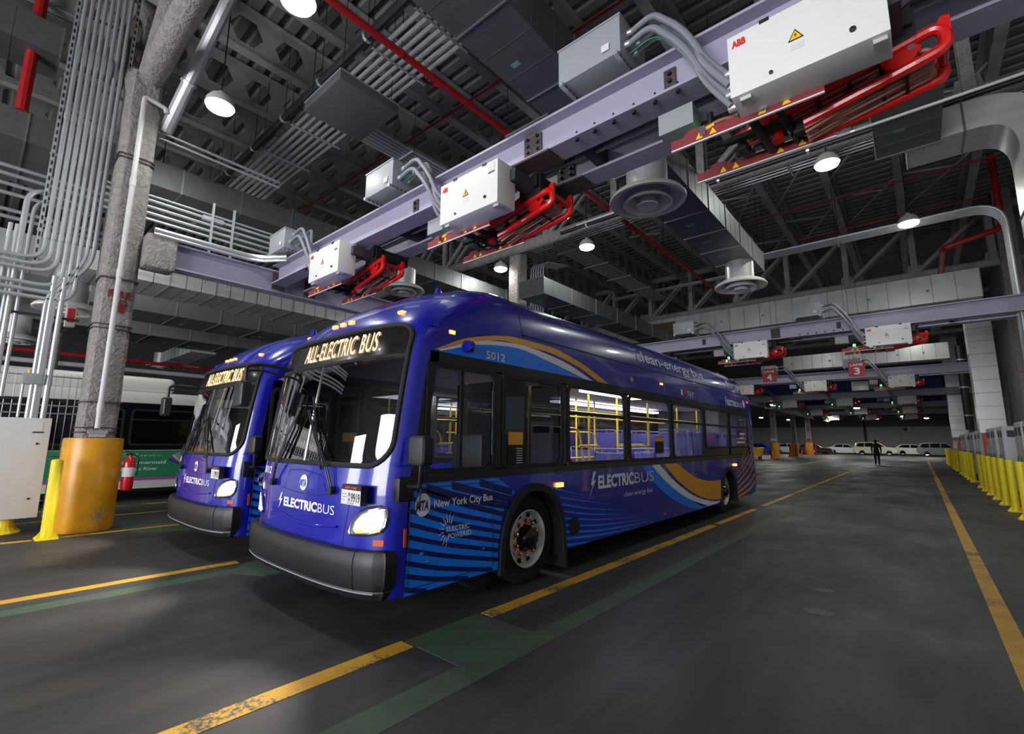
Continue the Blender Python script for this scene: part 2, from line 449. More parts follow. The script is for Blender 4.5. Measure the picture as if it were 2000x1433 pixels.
# painted floor lines
def line(pts, m, name, label, cat='floor line'):
    h = .004 if m is LINEY else .0022
    b = MB(); b.v = [(p[0], p[1], h) for p in pts]+[(p[0], p[1], -.001) for p in pts]
    n = len(pts); b.f = [tuple(range(n))]+[(i, (i+1) % n, n+(i+1) % n, n+i) for i in range(n)]
    o = b.build(name, m); tag(o, label, cat, 'painted floor markings'); return o
def rect(x0, x1, y0, y1): return [(x0, y0), (x1, y0), (x1, y1), (x0, y1)]
line(rect(-3.26, -3.10, -6, 2.47), LINEY, 'lane_line', 'worn yellow line in the foreground, running out of the bottom edge of the picture')
line(rect(-3.22, -3.07, 3.33, 9.62), LINEY, 'lane_line', 'long yellow line on the floor right beside the nearest bus')
line(rect(-3.20, -3.07, 9.85, 12.6), LINEY, 'lane_line', 'short yellow line beside the rear wheel of the nearest bus')
line(rect(-3.20, -3.07, 13.3, 46), LINEY, 'lane_line', 'yellow line running from the rear of the nearest bus towards the walking man')
line(rect(.36, .50, -2, 61), LINEY, 'lane_line', 'yellow line along the row of bollards at the right edge')
line(rect(-6.88, -6.73, -6, 2.52), LINEY, 'lane_line', 'yellow line in front of the partly hidden blue bus')
line(rect(-6.80, -6.67, 15, 60), LINEY, 'lane_line', 'yellow line in the distance behind the nearest bus')
line(rect(-10.5, -10.38, -3, 20), LINEY, 'lane_line', 'thin yellow line beside the yellow column base')
line(rect(-12.6, -12.5, -3, 12), LINEY, 'lane_line', 'faint yellow line before the white bus')
line(rect(-14.2, -14.1, 1, 12), LINEY, 'lane_line', 'farthest faint yellow line along the side of the white bus')
line(rect(-12, 3, 62.4, 62.7), LINEY, 'lane_line', 'pale line across the lanes before the parked cars')
line([(-3.24, 2.49), (-2.62, 2.49), (-2.62, -6), (-2.36, -6), (-2.40, 15), (-2.56, 15), (-2.58, 3.31), (-3.24, 3.31)], LINEG, 'floor_marking', 'green painted patch and stripe beside the front wheel of the nearest bus')
line([(-6.70, 2.55), (-6.5, 2.4), (-6.5, -6), (-6.26, -6), (-6.26, 2.3), (-5.9, 2.5), (-5.7, 3.2), (-6.75, 3.2)], LINEG, 'floor_marking', 'green painted patch and stripe between the two blue buses')
line([(-10.9, 2.0), (-10.0, 2.1), (-9.6, 3.1), (-10.7, 3.3)], LINEG, 'floor_marking', 'green painted patch behind the yellow column base')
PUDDLE = mat('oily_damp', rgb(26, 26, 27), .35, bump=.4, bscale=60)
def pot_hole(x, y, rx, ry, label):
    n = 14; pts = [(x+rx*math.cos(2*PI*k/n)*random.uniform(.7, 1.1), y+ry*math.sin(2*PI*k/n)*random.uniform(.7, 1.1)) for k in range(n)]
    b = MB(); b.v = [(p[0], p[1], .002) for p in pts]; b.f = [tuple(range(n))]
    tag(b.build('floor_patch', PUDDLE), label, 'oil puddle', 'wet spots')
pot_hole(-.94, 6.32, .10, .10, 'small wet black spot on the floor, farther from the camera')
pot_hole(-.87, 5.49, .14, .12, 'larger wet black spot on the floor, nearer to the camera')

# ------------------------------------------------------------------ roof steel
def joist(y0, y1, z0=9.9, z1=10.95):
    """castellated joist: two flanges and a web with a row of six-sided holes; x = 0"""
    r = empty('roof_joist')
    f = MB().box(-.11, .11, y0, y1, z0, z0+.03).build('flange', STEELG, r)
    MB().box(-.11, .11, y0, y1, z1-.03, z1).build('flange', STEELG, r)
    w = MB(); zc = (z0+z1)/2; hh = .30; p = .95
    y = y0
    while y < y1-.01:
        e = min(y+p, y1); c = (y+e)/2; hw_ = (e-y)*.36
        hexa = [(c-hw_, zc), (c-hw_*.5, zc-hh), (c+hw_*.5, zc-hh), (c+hw_, zc), (c+hw_*.5, zc+hh), (c-hw_*.5, zc+hh)]
        out = [(y, zc), (y, z0), (e, z0), (e, zc), (e, z1), (y, z1)]
        b = len(w.v); w.v += [(0, *q) for q in out]+[(0, *q) for q in hexa]
        for i in range(6):
            j = (i+1) % 6; w.f.append((b+i, b+j, b+6+j, b+6+i))
        y = e
    w.build('web', STEELG, r)
    return r
JX = [2.05, .28, -1.5, -3.25, -5.0, -6.8, -8.6, -10.4, -12.2, -14.0, -15.8, -17.6, -19.4, -21.2]
BAYS = [(1.6, 12.3, 'over the nearest bus'), (12.3, 24.5, 'beyond the first sprayed truss'), (24.5, 38, 'beyond the second truss')]
for bi, (y0, y1, wh) in enumerate(BAYS):
    src = joist(y0, y1)
    for k, x in enumerate(JX):
        o = src if k == 0 else dup(src)
        o.location = (x, 0, 0); tag(o, '%s castellated roof joist from the right wall, %s' % (ORD[k], wh), 'roof joist', 'roof joists')
src = joist(-13, 1.6)
for k, x in enumerate(JX):
    o = src if k == 0 else dup(src)
    o.location = (x, 0, 0); tag(o, '%s castellated roof joist from the right wall, in the bay above the camera' % ORD[k], 'roof joist', 'roof joists')
# flat cross bracing between the joists of the right-hand bay
for k, (xa, xb, y) in enumerate(((.28, -1.5, 14.2), (.28, -1.5, 18.6), (-1.5, -3.25, 15.2), (-1.5, -3.25, 19.6), (-3.25, -5.0, 16.2), (2.05, .28, 14.0), (2.05, .28, 18.2), (-5.0, -6.8, 15.4), (-6.8, -8.6, 17.0), (-3.25, -5, 21))):
    e = empty('roof_bracing', ((xa+xb)/2, y, 10.0))
    d = (xa-xb)/2-.1
    MB().tube([(d, 0, .05), (-d, 3.2, .05)], .035, 4).build('brace', STEELG, e)
    MB().tube([(-d, .4, .10), (d, .9, .10)], .035, 4).build('brace', STEELG, e)
    tag(e, '%s pair of flat cross braces, counted from the right, between joists over the far lane' % ORD[k], 'bracing', 'roof cross braces')
def truss(name, y, x0, x1, zb, zt, m, rb, step, label, dbl=True):
    r = empty(name, (0, y, 0)); tag(r, label, 'roof truss', 'roof trusses')
    MB().tube([(x0, 0, zb), (x1, 0, zb)], rb, 8).build('bottom_chord', m, r, smooth=True, angle=60)
    MB().tube([(x0, 0, zt), (x1, 0, zt)], rb, 8).build('top_chord', m, r, smooth=True, angle=60)
    n = int((x1-x0)/step)
    for k in range(n+1):
        x = x0+step*k
        for dy in ((-.13, .13) if dbl else (0,)):
            MB().box(x-.10, x+.10, dy-.05, dy+.05, zb, zt).build('vertical', m, r)
        if k < n:
            a, b = ((x, zb), (x+step, zt))
            for dy in ((-.13, .13) if dbl else (0,)):
                MB().tube([(a[0], dy, a[1]), (b[0], dy, b[1])], .085, 6).build('diagonal', m, r, smooth=True)
        MB().prism([(x-.28, zb-.1), (x+.28, zb-.1), (x+.18, zb+.42), (x-.18, zb+.42)], -.03, .03, 'y').build('gusset', m, r)
    return r
truss('roof_truss', 12.3, -22, 3.9, 8.42, 10.7, FIREP, .20, 2.6, 'rough sprayed roof truss crossing behind the big round ceiling diffuser')
truss('roof_truss', 24.5, -22, 3.9, 8.35, 10.5, STEELG, .16, 2.25, 'roof truss with twin diagonals above the shiny cross duct')
truss('roof_truss', 38, -22, 3.9, 8.3, 10.5, STEELG, .15, 2.6, 'roof truss in the dark beyond the cross duct', False)
truss('roof_truss', 1.6, -22, 3.9, 8.6, 10.9, FIREP, .22, 3.3, 'sprayed roof truss over the left-hand column', False)

# ------------------------------------------------------------------ columns with yellow drums
STENCIL = mat('faded_red_stencil', rgb(128, 40, 44), .85, var=.15, vscale=30)
def column(x, y, top, name, label, near=False):
    r = empty(name, (x, y, 0)); tag(r, label, 'column', 'hall columns')
    dr = MB().lathe([(.41, 0), (.415, .03), (.41, 1.5), (.40, 1.55), (.25, 1.56)], 40).build('concrete_drum', DRUMY, r, smooth=True)
    w = .255; c = .06
    poly = [(-w+c, -w), (w-c, -w), (w, -w+c), (w, w-c), (w-c, w), (-w+c, w), (-w, w-c), (-w, -w+c)]
    b = MB(); zs = [1.5+(top-1.5)*k/24 for k in range(25)]
    b.grid([[(p[0]*(1+random.uniform(-.02, .02) if near else 1), p[1]*(1+random.uniform(-.02, .02) if near else 1), z) for p in poly]+[(poly[0][0], poly[0][1], z)] for z in zs])
    if near:
        for z in zs: pass
    b.build('shaft', FIREP, r, smooth=True, angle=18)
    return r
c1 = column(-11.05, 1.55, 8.6, 'column', 'sprayed column with a white pipe, nearest the camera, on a yellow drum', True)
for z, h in ((1.64, .02), (1.72, .02), (2.16, .02), (3.48, .015), (3.55, .015), (4.40, .03), (6.75, .02), (6.82, .02)):
    MB().ring(rrect(-.28, .28, -.28, .28, .07), rrect(-.245, .245, -.245, .245, .05), z, z+h, 'z').build('steel_band', RUSTB, c1)
put_text('FIRE', 'stencil_lettering', STENCIL, lambda u, v: (.272, u, v), -.14, .20, 4.07, 4.20, c1, bold=.03)
st = MB().prism([(.0, 3.80), (.12, 3.80), (.13, 3.93), (.10, 3.97), (.02, 3.97), (-.01, 3.93)], .262, .270, 'x'); st.tube([(.27, .02, 3.98), (.27, .05, 4.03), (.27, .13, 4.02), (.27, .15, 3.93)], .010, 4)
st.build('stencil_extinguisher', STENCIL, c1)
for k, (yy, lab) in enumerate(((12.6, 'pale column behind the roof of the nearest bus'), (24.5, 'column hidden low behind the nearest bus'), (53.5, 'far column on a yellow drum with a white sign, first after the bus rear'), (63.5, 'second far column on a yellow drum after the bus rear'), (73.4, 'third far column on a yellow drum after the bus rear, before the cars'))):
    column(-11.1 if k else -10.6, yy, 8.6, 'column', lab)
for k, (x, y) in enumerate(((-21.5, 1.55), (-21.5, 12.6))):
    column(x, y, 8.6, 'column', ('column behind the white bus' if k else 'column at the far left behind the fence'))
# right-hand wall columns
for k, y in enumerate((24.5, 38, 53.5, 66)):
    o = MB().box(2.9, 3.4, y-.3, y+.3, 0, 11).build('wall_column', FIREP)
    tag(o, '%s plain grey column of the right-hand wall, counted from the camera' % ORD[k], 'column', 'right wall columns')

# ------------------------------------------------------------------ steel I-beams
def ibeam_x(b, x0, x1, yc, z0, z1, w=.30, t=.03):
    b.box(x0, x1, yc-w/2, yc+w/2, z0, z0+t); b.box(x0, x1, yc-w/2, yc+w/2, z1-t, z1); b.box(x0, x1, yc-.01, yc+.01, z0+t, z1-t)
def ibeam_y(b, y0, y1, xc, z0, z1, w=.30, t=.03):
    b.box(xc-w/2, xc+w/2, y0, y1, z0, z0+t); b.box(xc-w/2, xc+w/2, y0, y1, z1-t, z1); b.box(xc-.01, xc+.01, y0, y1, z0+t, z1-t)
ZB0, ZB1 = 4.93, 5.36
lb = empty('runway_beam', (-10.7, 1.9, 4.8)); tag(lb, 'lilac beam running lengthwise from the sprayed column past the buses', 'steel beam', 'charger beams')
bb = MB(); ibeam_y(bb, 1.85, 75.5, -10.7, 4.78, 5.28); bb.build('beam', LILAC, lb, off=(10.7, -1.9, -4.8))
fp = MB().box(-10.92, -10.5, 1.8, 2.3, 4.7, 5.36).build('fireproofed_end', FIREP, lb, bevel=.06, off=(10.7, -1.9, -4.8))
for y in (4.06, 4.78):
    pl = MB().box(-10.56, -10.53, y+.02, y+.30, 4.84, 5.22).build('splice_plate', RUSTB, lb, off=(10.7, -1.9, -4.8))
rows_y = [0, 13.0, 26.0, 39.0, 52.0, 65.0]
ROWN = ['first row from the camera', 'second row', 'third row', 'fourth row', 'fifth row', 'farthest row']
def beam_pair(dy, row):
    out = []
    for j, yc in enumerate((4.20, 4.92)):
        r = empty('charger_beam', (0, yc+dy, 0))
        b = MB(); ibeam_x(b, -10.5, 3.0, 0, ZB0, ZB1); b.build('beam', LILAC, r)
        if row < 2:
            sp = MB().box(-3.42, -3.12, -.16, -.13, ZB1, ZB1+.02)
            sp = MB().box(-3.62, -2.95, -.17, .17, ZB1, ZB1+.025).build('splice_plate', RUSTB, r)
            MB().box(-3.62, -2.95, -.17, .17, ZB0-.025, ZB0).build('splice_plate', RUSTB, r)
            web = MB().box(-3.42, -3.15, -.03, -.01, ZB0+.05, ZB1-.05).build('web_plate', RUSTB, r)
            for bx in (-3.36, -3.21):
                for bz in (ZB0+.09, ZB0+.175, ZB0+.26, ZB0+.345):
                    MB().lathe([(.022, -.06), (.022, -.03)], 6, (bx, 0, bz), 'y').build('bolt', BOLT, web)
            for bx in [-3.55+.1*i for i in range(6)]:
                MB().lathe([(.02, ZB1+.025), (.02, ZB1+.05)], 6, (bx, -.10, 0), 'z').build('bolt', BOLT, sp)
            if j == 0:
                for px in (-1.55, -5.6):
                    p = MB().box(px-.06, px+.06, -.03, -.01, ZB0+.13, ZB0+.33).build('web_plate', RUSTB, r)
                    for bz in (ZB0+.19, ZB0+.27): MB().lathe([(.022, -.06), (.022, -.03)], 6, (px, 0, bz), 'y').build('bolt', BOLT, p)
                for px in [-2.6+.23*i for i in range(7)]+[-5.0+.2*i for i in range(4)]+[-9+.2*i for i in range(4)]:
                    MB().lathe([(.022, ZB0-.03), (.022, ZB0+.05), (.008, ZB0+.09)], 6, (px, -.10, 0), 'z').build('bolt', BOLT, r)
        tag(r, 'lilac steel cross beam, %s, %s of its pair' % (ROWN[row], 'front one' if j == 0 else 'rear one'), 'steel beam', 'charger beams')
        out.append(r)
    for k, x in enumerate((-9.4, -6.3, -2.7, 1.0)):
        if row > 1: break
        o = MB().box(x-.05, x+.05, 4.22+dy, 4.90+dy, ZB0+.05, ZB0+.30).build('beam_strut', DARKST)
        tag(o, '%s dark strut from the left between the two cross beams, %s' % (ORD[k], ROWN[row]), 'strut', 'beam struts')
    for k, (z, r_) in enumerate(((ZB0+.30, .035), (ZB0+.12, .022))):
        if row > 0: break
        o = MB().tube([(-9.8, 4.52+k*.09, z), (1.5, 4.52+k*.09, z)], r_, 10).build('conduit', CONDUIT, smooth=True)
        tag(o, ('thick' if k == 0 else 'thin')+' bright conduit lying between the two nearest cross beams', 'conduit', 'conduits between beams')
for i, dy in enumerate(rows_y): beam_pair(dy, i)
# ------------------------------------------------------------------ overhead chargers
def warn(par, x, y, z, s, ny=-1):
    """yellow warning triangle facing -y"""
    t = MB().prism([(x-s/2, z), (x+s/2, z), (x, z+s*.87)], y, y+.002, 'y').build('warning_triangle', BOLT, par)
    MB().prism([(x-s*.38, z+s*.07), (x+s*.38, z+s*.07), (x, z+s*.73)], y-.002, y, 'y').build('triangle_field', WARNY, t)
    MB().prism([(x+.02*s, z+s*.55), (x-.09*s, z+s*.32), (x+.01*s, z+s*.34), (x-.03*s, z+s*.12), (x+.10*s, z+s*.40), (x, z+s*.38)], y-.004, y-.002, 'y').build('flash_symbol', BOLT, t)
def charger_box():
    r = empty('charger_cabinet')
    b = MB().box(0, 1.02, -.32, 0, 0, .55).build('body', BOXW, r, bevel=.008)
    put_text('ABB', 'maker_letters', ABBRED, lambda u, v: (u, -.324, v), .035, .14, .435, .495, b, bold=.05)
    warn(b, .48, -.324, .25, .105)
    for (x, z, q) in ((.28, .53, 1), (.80, .53, 1)): MB().box(x-.035, x+.035, -.326, -.30, z, z+.03).build('hinge', BOLT, b)
    MB().box(.87, .97, -.324, -.321, .42, .52).build('rating_plate', PAPER, b)
    MB().box(.87, .97, -.324, -.321, .395, .41).build('plate_bar', BOLT, b)
    for (x, z, rr) in ((.30, .07, .014), (.82, .12, .02)): MB().lathe([(rr, 0), (rr, -.015), (.001, -.018)], 12, (x, -.32, z), 'y').build('lock', BOLT, b)
    MB().box(.44, .53, -.323, -.3205, .17, .22).build('small_label', PAPER, b)
    for x in (.10, .96): MB().box(x-.04, x+.04, -.28, -.20, -.03, .03).build('mounting_foot', GALV, b)
    # brackets to the beam
    MB().box(.95, 1.10, -.10, .30, .35, .50).build('bracket', DARKST, r)
    MB().box(-.02, .10, -.02, .12, .40, .62).build('bracket', DARKST, r)
    for k in range(4):
        MB().lathe([(.035, 0), (.035, -.07), (.03, -.08)], 10, (0, -.08-.04*(k % 2), .08+.10*k), 'x').build('gland', CONDUIT, r, smooth=True)
    return r
def junction_box(label):
    r = empty('junction_box')
    MB().box(0, .76, -.30, .30, 0, .43).build('body', GREYBOX, r, bevel=.005)
    MB().box(-.01, .77, -.31, .31, .42, .44).build('lid', GREYBOX, r)
    for x in (.03, .70):
        s = MB().box(x, x+.045, -.34, .34, -.045, -.002).build('strut_channel', CONDUIT, r)
        for k in range(8): MB().box(x-.002, x+.047, -.28+.075*k, -.25+.075*k, -.036, -.012).build('slot', BOLT, s)
    for k, (y, z) in enumerate(((-.12, .32), (.08, .34), (-.18, .14), (.0, .16))): MB().lathe([(.036, 0), (.036, .05), (.03, .06)], 10, (.76, y, z), 'x').build('gland', CONDUIT, r, smooth=True)
    MB().box(.55, .64, -.316, -.312, .08, .16).build('label_plate', PAPER, r)
    return r
def flexes(r, d):
    """grey flexible conduits from the junction box (right face at x = d) down to the cabinet; origin at the cabinet's lower left back corner"""
    for k in range(4):
        y0, z0 = ((.0, 1.48), (.20, 1.50), (-.06, 1.30), (.12, 1.32))[k]
        yb, zb = -.08-.04*(k % 2), .38-.10*k
        p = [(d+.05, y0, z0), (d*.72, y0-.02, z0+.04), (d*.40, (y0+yb)/2-.08, .62*z0+.38*zb), (d*.22, yb-.04, .22*z0+.78*zb), (-.05, yb, zb)]
        MB().tube(fillet(p, .4, 8), .033 if k != 3 else .024, 10).build('flexible_conduit', FLEX, r, smooth=True)
    MB().tube(fillet([(d+.02, .0, 1.24), (d*.7, -.04, 1.26), (d*.4, -.1, .85), (d*.15, -.06, .3), (-.02, -.04, .02)], .2), .008, 6).build('earth_wire', GREENW, r, smooth=True)
def pantograph():
    """folded inverted pantograph; origin matches the charger cabinet's lower left back corner"""
    r = empty('pantograph')
    # black base frame between the beams
    MB().box(.90, 1.16, .25, .98, .40, .575).build('base_frame', BOLT, r)
    for y in (.22, .94):
        MB().prism([(.86, .56), (1.22, .68), (1.26, .62), (.92, .42)], y, y+.05, 'y').build('hanger_plate', DARKST, r)
    MB().box(.84, 1.18, .30, .40, .30, .60).build('base_frame', BOLT, r)
    # red lower arm: big hairpin tube
    for k, (yy, zz, d) in enumerate(((.42, .40, 0), (.68, .38, .06))):
        p = [(-.15, yy, .10+.02*k), (.5, yy, zz-.08), (1.08, yy, zz+.08)]
        MB().tube(p, .045, 10).build('lower_arm', PRED, r, smooth=True)
    lp = fillet([(.1, .36, .10), (.95, .34, .27), (1.32, .34, .34), (1.35, .34, .15), (1.0, .36, .09), (.40, .40, .0)], .12)
    MB().tube(lp, .042, 10).build('upper_arm', PRED, r, smooth=True)
    lp = fillet([(.1, .72, .10), (.95, .74, .27), (1.32, .74, .34), (1.35, .74, .15), (1.0, .72, .09), (.40, .68, .0)], .12)
    MB().tube(lp, .042, 10).build('upper_arm', PRED, r, smooth=True)
    MB().tube([(1.33, .33, .25), (1.33, .75, .25)], .035, 8).build('cross_tube', PRED, r, smooth=True)
    MB().tube([(.12, .30, .10), (.12, .78, .10)], .045, 8).build('cross_tube', PRED, r, smooth=True)
    for y in (.34, .74): MB().prism([(1.27, .31), (1.32, .40), (1.37, .39), (1.37, .26)], y-.02, y+.02, 'y').build('lug_plate', PRED, r)
    for y in (.36, .54, .72):
        b = MB().prism([(.92, .30), (1.06, .38), (1.20, .24), (1.12, .12), (.98, .14)], y-.025, y+.025, 'y').build('hinge_plate', PRED, r)
        MB().lathe([(.025, -.04), (.025, .04)], 8, (1.14, y, .25), 'y').build('pin', CHROME, b)
    for k in range(7):
        yy = .41+.04*k; z = .02+.02*math.sin(k*1.7)
        p = fillet([(-.05, yy, .03+z), (.5, yy, .13+2*z), (.95, yy, .21+z), (1.24, yy, .26-z), (1.27, yy, .15), (.9, yy, .06+z), (.4, yy, -.02-z)], .12)
        MB().tube(p, .017, 7).build('power_cable', CABLE, r, smooth=True)
    for x in (.3, .52, .74, .95, 1.1): MB().box(x-.012, x+.012, .39, .70, -.03+.11*x, .06+.20*x).build('cable_tie', BOLT, r)
    # head with four contact bars running across the lane
    MB().box(-.25, .32, .32, .38, .03, .08).build('head_frame', BOLT, r); MB().box(-.2, .3, .56, .62, .02, .07).build('head_frame', BOLT, r)
    MB().tube([(.05, .0, .02), (.10, .70, .02)], .04, 8).build('head_strut', BOLT, r, smooth=True)
    MB().tube([(.25, .0, .04), (.30, .70, .03)], .03, 8).build('head_strut', BOLT, r, smooth=True)
    MB().tube([(.3, .50, .0), (.62, .56, .06), (.9, .58, .12)], .05, 10).build('damper', BOLT, r, smooth=True)
    for k in range(5): MB().box(-.15+.12*k, -.08+.12*k, .45+.05*(k % 2), .60, .0, .09).build('linkage', CHROME if k % 2 else DARKST, r)
    MB().lathe([(.05, 0), (.05, .09), (.03, .11)], 10, (.18, .5, -.02), 'z').build('actuator', PRED, r, smooth=True)
    for j, (y, x0, x1) in enumerate(((.0, -.62, .60), (.70, -.62, .60))):
        b = MB().box(x0, x1, y-.008, y+.008, -.045, .045).build('contact_bar', MAROON, r)
        MB().box(x0, x1, y-.010, y+.010, -.058, -.045).build('contact_strip', PAPER, b)
        for px in (-.40, .26): MB().prism([(px-.10, .045), (px+.10, .045), (px+.06, .09), (px-.06, .09)], y-.008, y+.008, 'y').build('bar_bracket', MAROON, b)
        for px in (-.36, -.24, .16, .34):
            t = MB().prism([(px-.032, -.03), (px+.032, -.03), (px, .03)], y-.012, y-.009, 'y').build('warning_triangle', WARNY, b)
        for px in (-.28, .22):
            if j == 0:
                q = MB().tube(fillet([(px, y, .06), (px+.10, y+.02, .09), (px+.22, y+.08, .10), (px+.30, y+.15, .28)], .08), .016, 7).build('pigtail_cable', CABLE, b, smooth=True)
                MB().tube([(px-.02, y, .045), (px+.05, y+.01, .062)], .022, 7).build('cable_lug', WARNY, q)
                MB().box(px-.07, px-.02, y-.03, y+.01, -.02, .07).build('terminal_clip', CHROME, b)
    return r
def beacon_box():
    r = empty('signal_box')
    MB().box(0, .70, .10, .16, .0, .16).build('rail', DARKST, r)
    MB().box(0, .34, -.12, .10, -.12, .10).build('housing', GREYBOX, r)
    MB().lathe([(.03, -.16), (.03, -.02)], 10, (.46, 0, 0), 'z').build('stack', BOLT, r)
    MB().lathe([(.034, -.24), (.036, -.16)], 12, (.46, 0, 0), 'z').build('green_lamp', GREENL, r, smooth=True)
    MB().lathe([(.03, -.30), (.034, -.24)], 12, (.46, 0, 0), 'z').build('blue_lamp', NAVY, r)
    return r
LANEX = [-.905, -4.50, -8.10]
LANEN = ['right-hand lane', 'nearest bus lane', 'second bus lane']
JOFF = [-1.79, -2.10, -2.28]
CB, JB, PG, SB = charger_box(), junction_box(''), pantograph(), beacon_box()
FXS = []
for j in JOFF:
    f_ = empty('flexible_conduits'); flexes(f_, j+.76); FXS.append(f_)
used = set()
for ri, dy in enumerate(rows_y):
    for li, x in enumerate(LANEX):
        cl = 'over the %s, %s' % (LANEN[li], ROWN[ri])
        base = (x, 4.07+dy, 4.34)
        for src, off, nm, cat, grp in ((CB, (0, 0, 0), 'white charger cabinet', 'charger', 'charger cabinets'), (JB, (JOFF[li], .12, 1.16), 'grey junction box on the beam', 'junction box', 'junction boxes'),
                                  (PG, (0, 0, 0), 'folded red pantograph', 'pantograph', 'pantographs'), (SB, (-.78, .22, .36), 'small signal box with green lamp', 'signal light', 'signal boxes'), (FXS[li], (0, 0, 0), 'bundle of grey flexible conduits', 'conduit', 'flexible conduits')):
            o = dup(src) if src.name in used else src
            used.add(src.name)
            o.location = (base[0]+off[0], base[1]+off[1], base[2]+off[2])
            tag(o, nm+' '+cl, cat, grp)
# ------------------------------------------------------------------ battery-electric buses
def smooth_interp(xs, ys):
    n = len(xs); d = [(ys[i+1]-ys[i])/(xs[i+1]-xs[i]) for i in range(n-1)]
    m = [d[0]]+[0 if d[i-1]*d[i] <= 0 else 2*d[i-1]*d[i]/(d[i-1]+d[i]) for i in range(1, n-1)]+[d[-1]]
    def f(x):
        if x <= xs[0]: return ys[0]
        if x >= xs[-1]: return ys[-1]
        i = 0
        while x > xs[i+1]: i += 1
        h = xs[i+1]-xs[i]; t = (x-xs[i])/h
        return (ys[i]*(1+2*t)*(1-t)**2+h*m[i]*t*(1-t)**2+ys[i+1]*t*t*(3-2*t)+h*m[i+1]*t*t*(t-1))
    return f
b_yc = smooth_interp([.2, .75, 1.15, 1.33, 2.34, 2.64, 2.79, 2.9, 3.0, 3.15, 3.28, 3.38, 3.44], [2.24, 2.24, 2.245, 2.265, 2.40, 2.46, 2.57, 2.69, 2.82, 3.08, 3.4, 3.72, 4.13])
b_dep = smooth_interp([.2, 1.4, 2.40, 2.64, 2.85, 3.0, 3.15, 3.28, 3.38, 3.44], [.32, .33, .34, .42, .62, .74, .78, .62, .38, .005])
b_n = smooth_interp([.2, 1.4, 2.64, 3.44], [3.0, 3.0, 3.0, 2.3])
b_hw = smooth_interp([.2, 2.4, 2.6, 2.78, 3.0, 3.15, 3.28, 3.36, 3.42, 3.44], [1.295, 1.295, 1.286, 1.262, 1.21, 1.14, 1.0, .78, .38, .01])
QS = [1-(1-k/16)**2 for k in range(17)]
def b_fy(x, z):
    q = min(abs(x)/b_hw(z), 1.); n = b_n(z); return b_yc(z)+b_dep(z)*(1-max(0, 1-q**n)**(1/n))
def b_sx(y, z):
    d = b_dep(z); t = (y-b_yc(z))/d
    if t >= 1: return b_hw(z)
    n = b_n(z); c = 1-max(t, 0); return b_hw(z)*max(0, 1-c**n)**(1/n)
def fr(e=.004): return lambda x, z: (x, b_fy(x, z)-e, z)
def sd(e=.004): return lambda y, z: (b_sx(y, z)+e, y, z)
def sdl(e=.004): return lambda y, z: (-b_sx(y, z)-e, y, z)
OFF = (0, -2.2, 0)
def xw(z):
    a, r1, r2, z0, z1 = 1.225, .22, .15, 1.345, 2.64
    if z < z0+r1: d = z0+r1-z; return a-r1+math.sqrt(max(0, r1*r1-d*d))
    if z > z1-r2: d = z-(z1-r2); return a-r2+math.sqrt(max(0, r2*r2-d*d))
    return a
WIN = [(2.72, 3.66, 'drv'), (3.76, 4.90, 'dark'), (5.0, 6.55, 'clear'), (6.68, 8.26, 'clear'), (8.38, 9.97, 'clear'), (10.09, 11.68, 'high'), (11.8, 13.3, 'end')]

def mta_logo(b, fn, u, v, w, h, parent, white, dark, name='transit_logo'):
    """round badge with slanted letters cut across its left side"""
    pts = [(u+w/2*math.cos(2*PI*k/32), v+h/2*math.sin(2*PI*k/32)) for k in range(32)]
    lo = poly_patch(pts, fn(.005), name, white, parent, off=OFF)
    put_text('MTA', 'logo_letters', dark, fn(.0075), u-w*.45, u+w*.37, v-h*.24, v+h*.20, lo, bold=.03, shear=.15, off=OFF)
    return lo

def wheel(parent, y, x, out, r=.485):
    """wheel whose hub axis is x; out = +1 faces +x; mesh parts under one wheel part"""
    o = out
    t = MB().lathe([(r-.16, -.14), (r-.05, -.15), (r-.012, -.13), (r, -.1), (r, .1), (r-.012, .13), (r-.05, .15), (r-.16, .14)], 40, (x-o*.15, y, r), 'x', True)
    tyre = t.build('wheel', TYRE, parent, smooth=True, off=OFF)
    rim = MB().lathe([(.305, -.02), (.315, .005), (.30, .012), (.285, -.03), (.27, -.075), (.235, -.085), (.225, -.06), (.215, -.045), (.14, -.045)], 40, (x, y, r), 'x', cap=False)
    if o < 0: rim.v = [(2*x-p[0], p[1], p[2]) for p in rim.v]
    rm = rim.build('rim', RIMW, tyre, smooth=True, off=OFF)
    hub = MB().lathe([(.152, -.06), (.150, -.03), (.135, 0), (.115, .05), (.09, .065), (.001, .068)], 20, (x, y, r), 'x')
    if o < 0: hub.v = [(2*x-p[0], p[1], p[2]) for p in hub.v]
    hub.build('hub', BLACKG, tyre, smooth=True, off=OFF)
    for k in range(10):
        a = 2*PI*(k+.5)/10; cy, cz = y+math.cos(a)*.185, r+math.sin(a)*.185
        MB().lathe([(.020, -.05), (.020, .0), (.013, .006)], 6, (x, cy, cz), 'x').build('lug_nut', CHROME, tyre, off=OFF)
        m = MB().lathe([(.031, -.046), (.031, -.030)], 8, (x, cy, cz), 'x')
        d = (math.cos(a+1.2), math.sin(a+1.2)); n = (-d[1], d[0])
        m.prism([(cy+n[0]*.024, cz+n[1]*.024), (cy-n[0]*.024, cz-n[1]*.024), (cy+d[0]*.06, cz+d[1]*.06)], x-.042, x-.030, 'x')
        m.build('lug_indicator', ORANGE, tyre, off=OFF)
    for k in range(10):
        a = 2*PI*k/10; cy, cz = y+math.cos(a)*.258, r+math.sin(a)*.258
        MB().lathe([(.001, -.062), (.034, -.062)], 12, (x, cy, cz), 'x').build('hand_hole', MASKG, tyre, off=OFF)

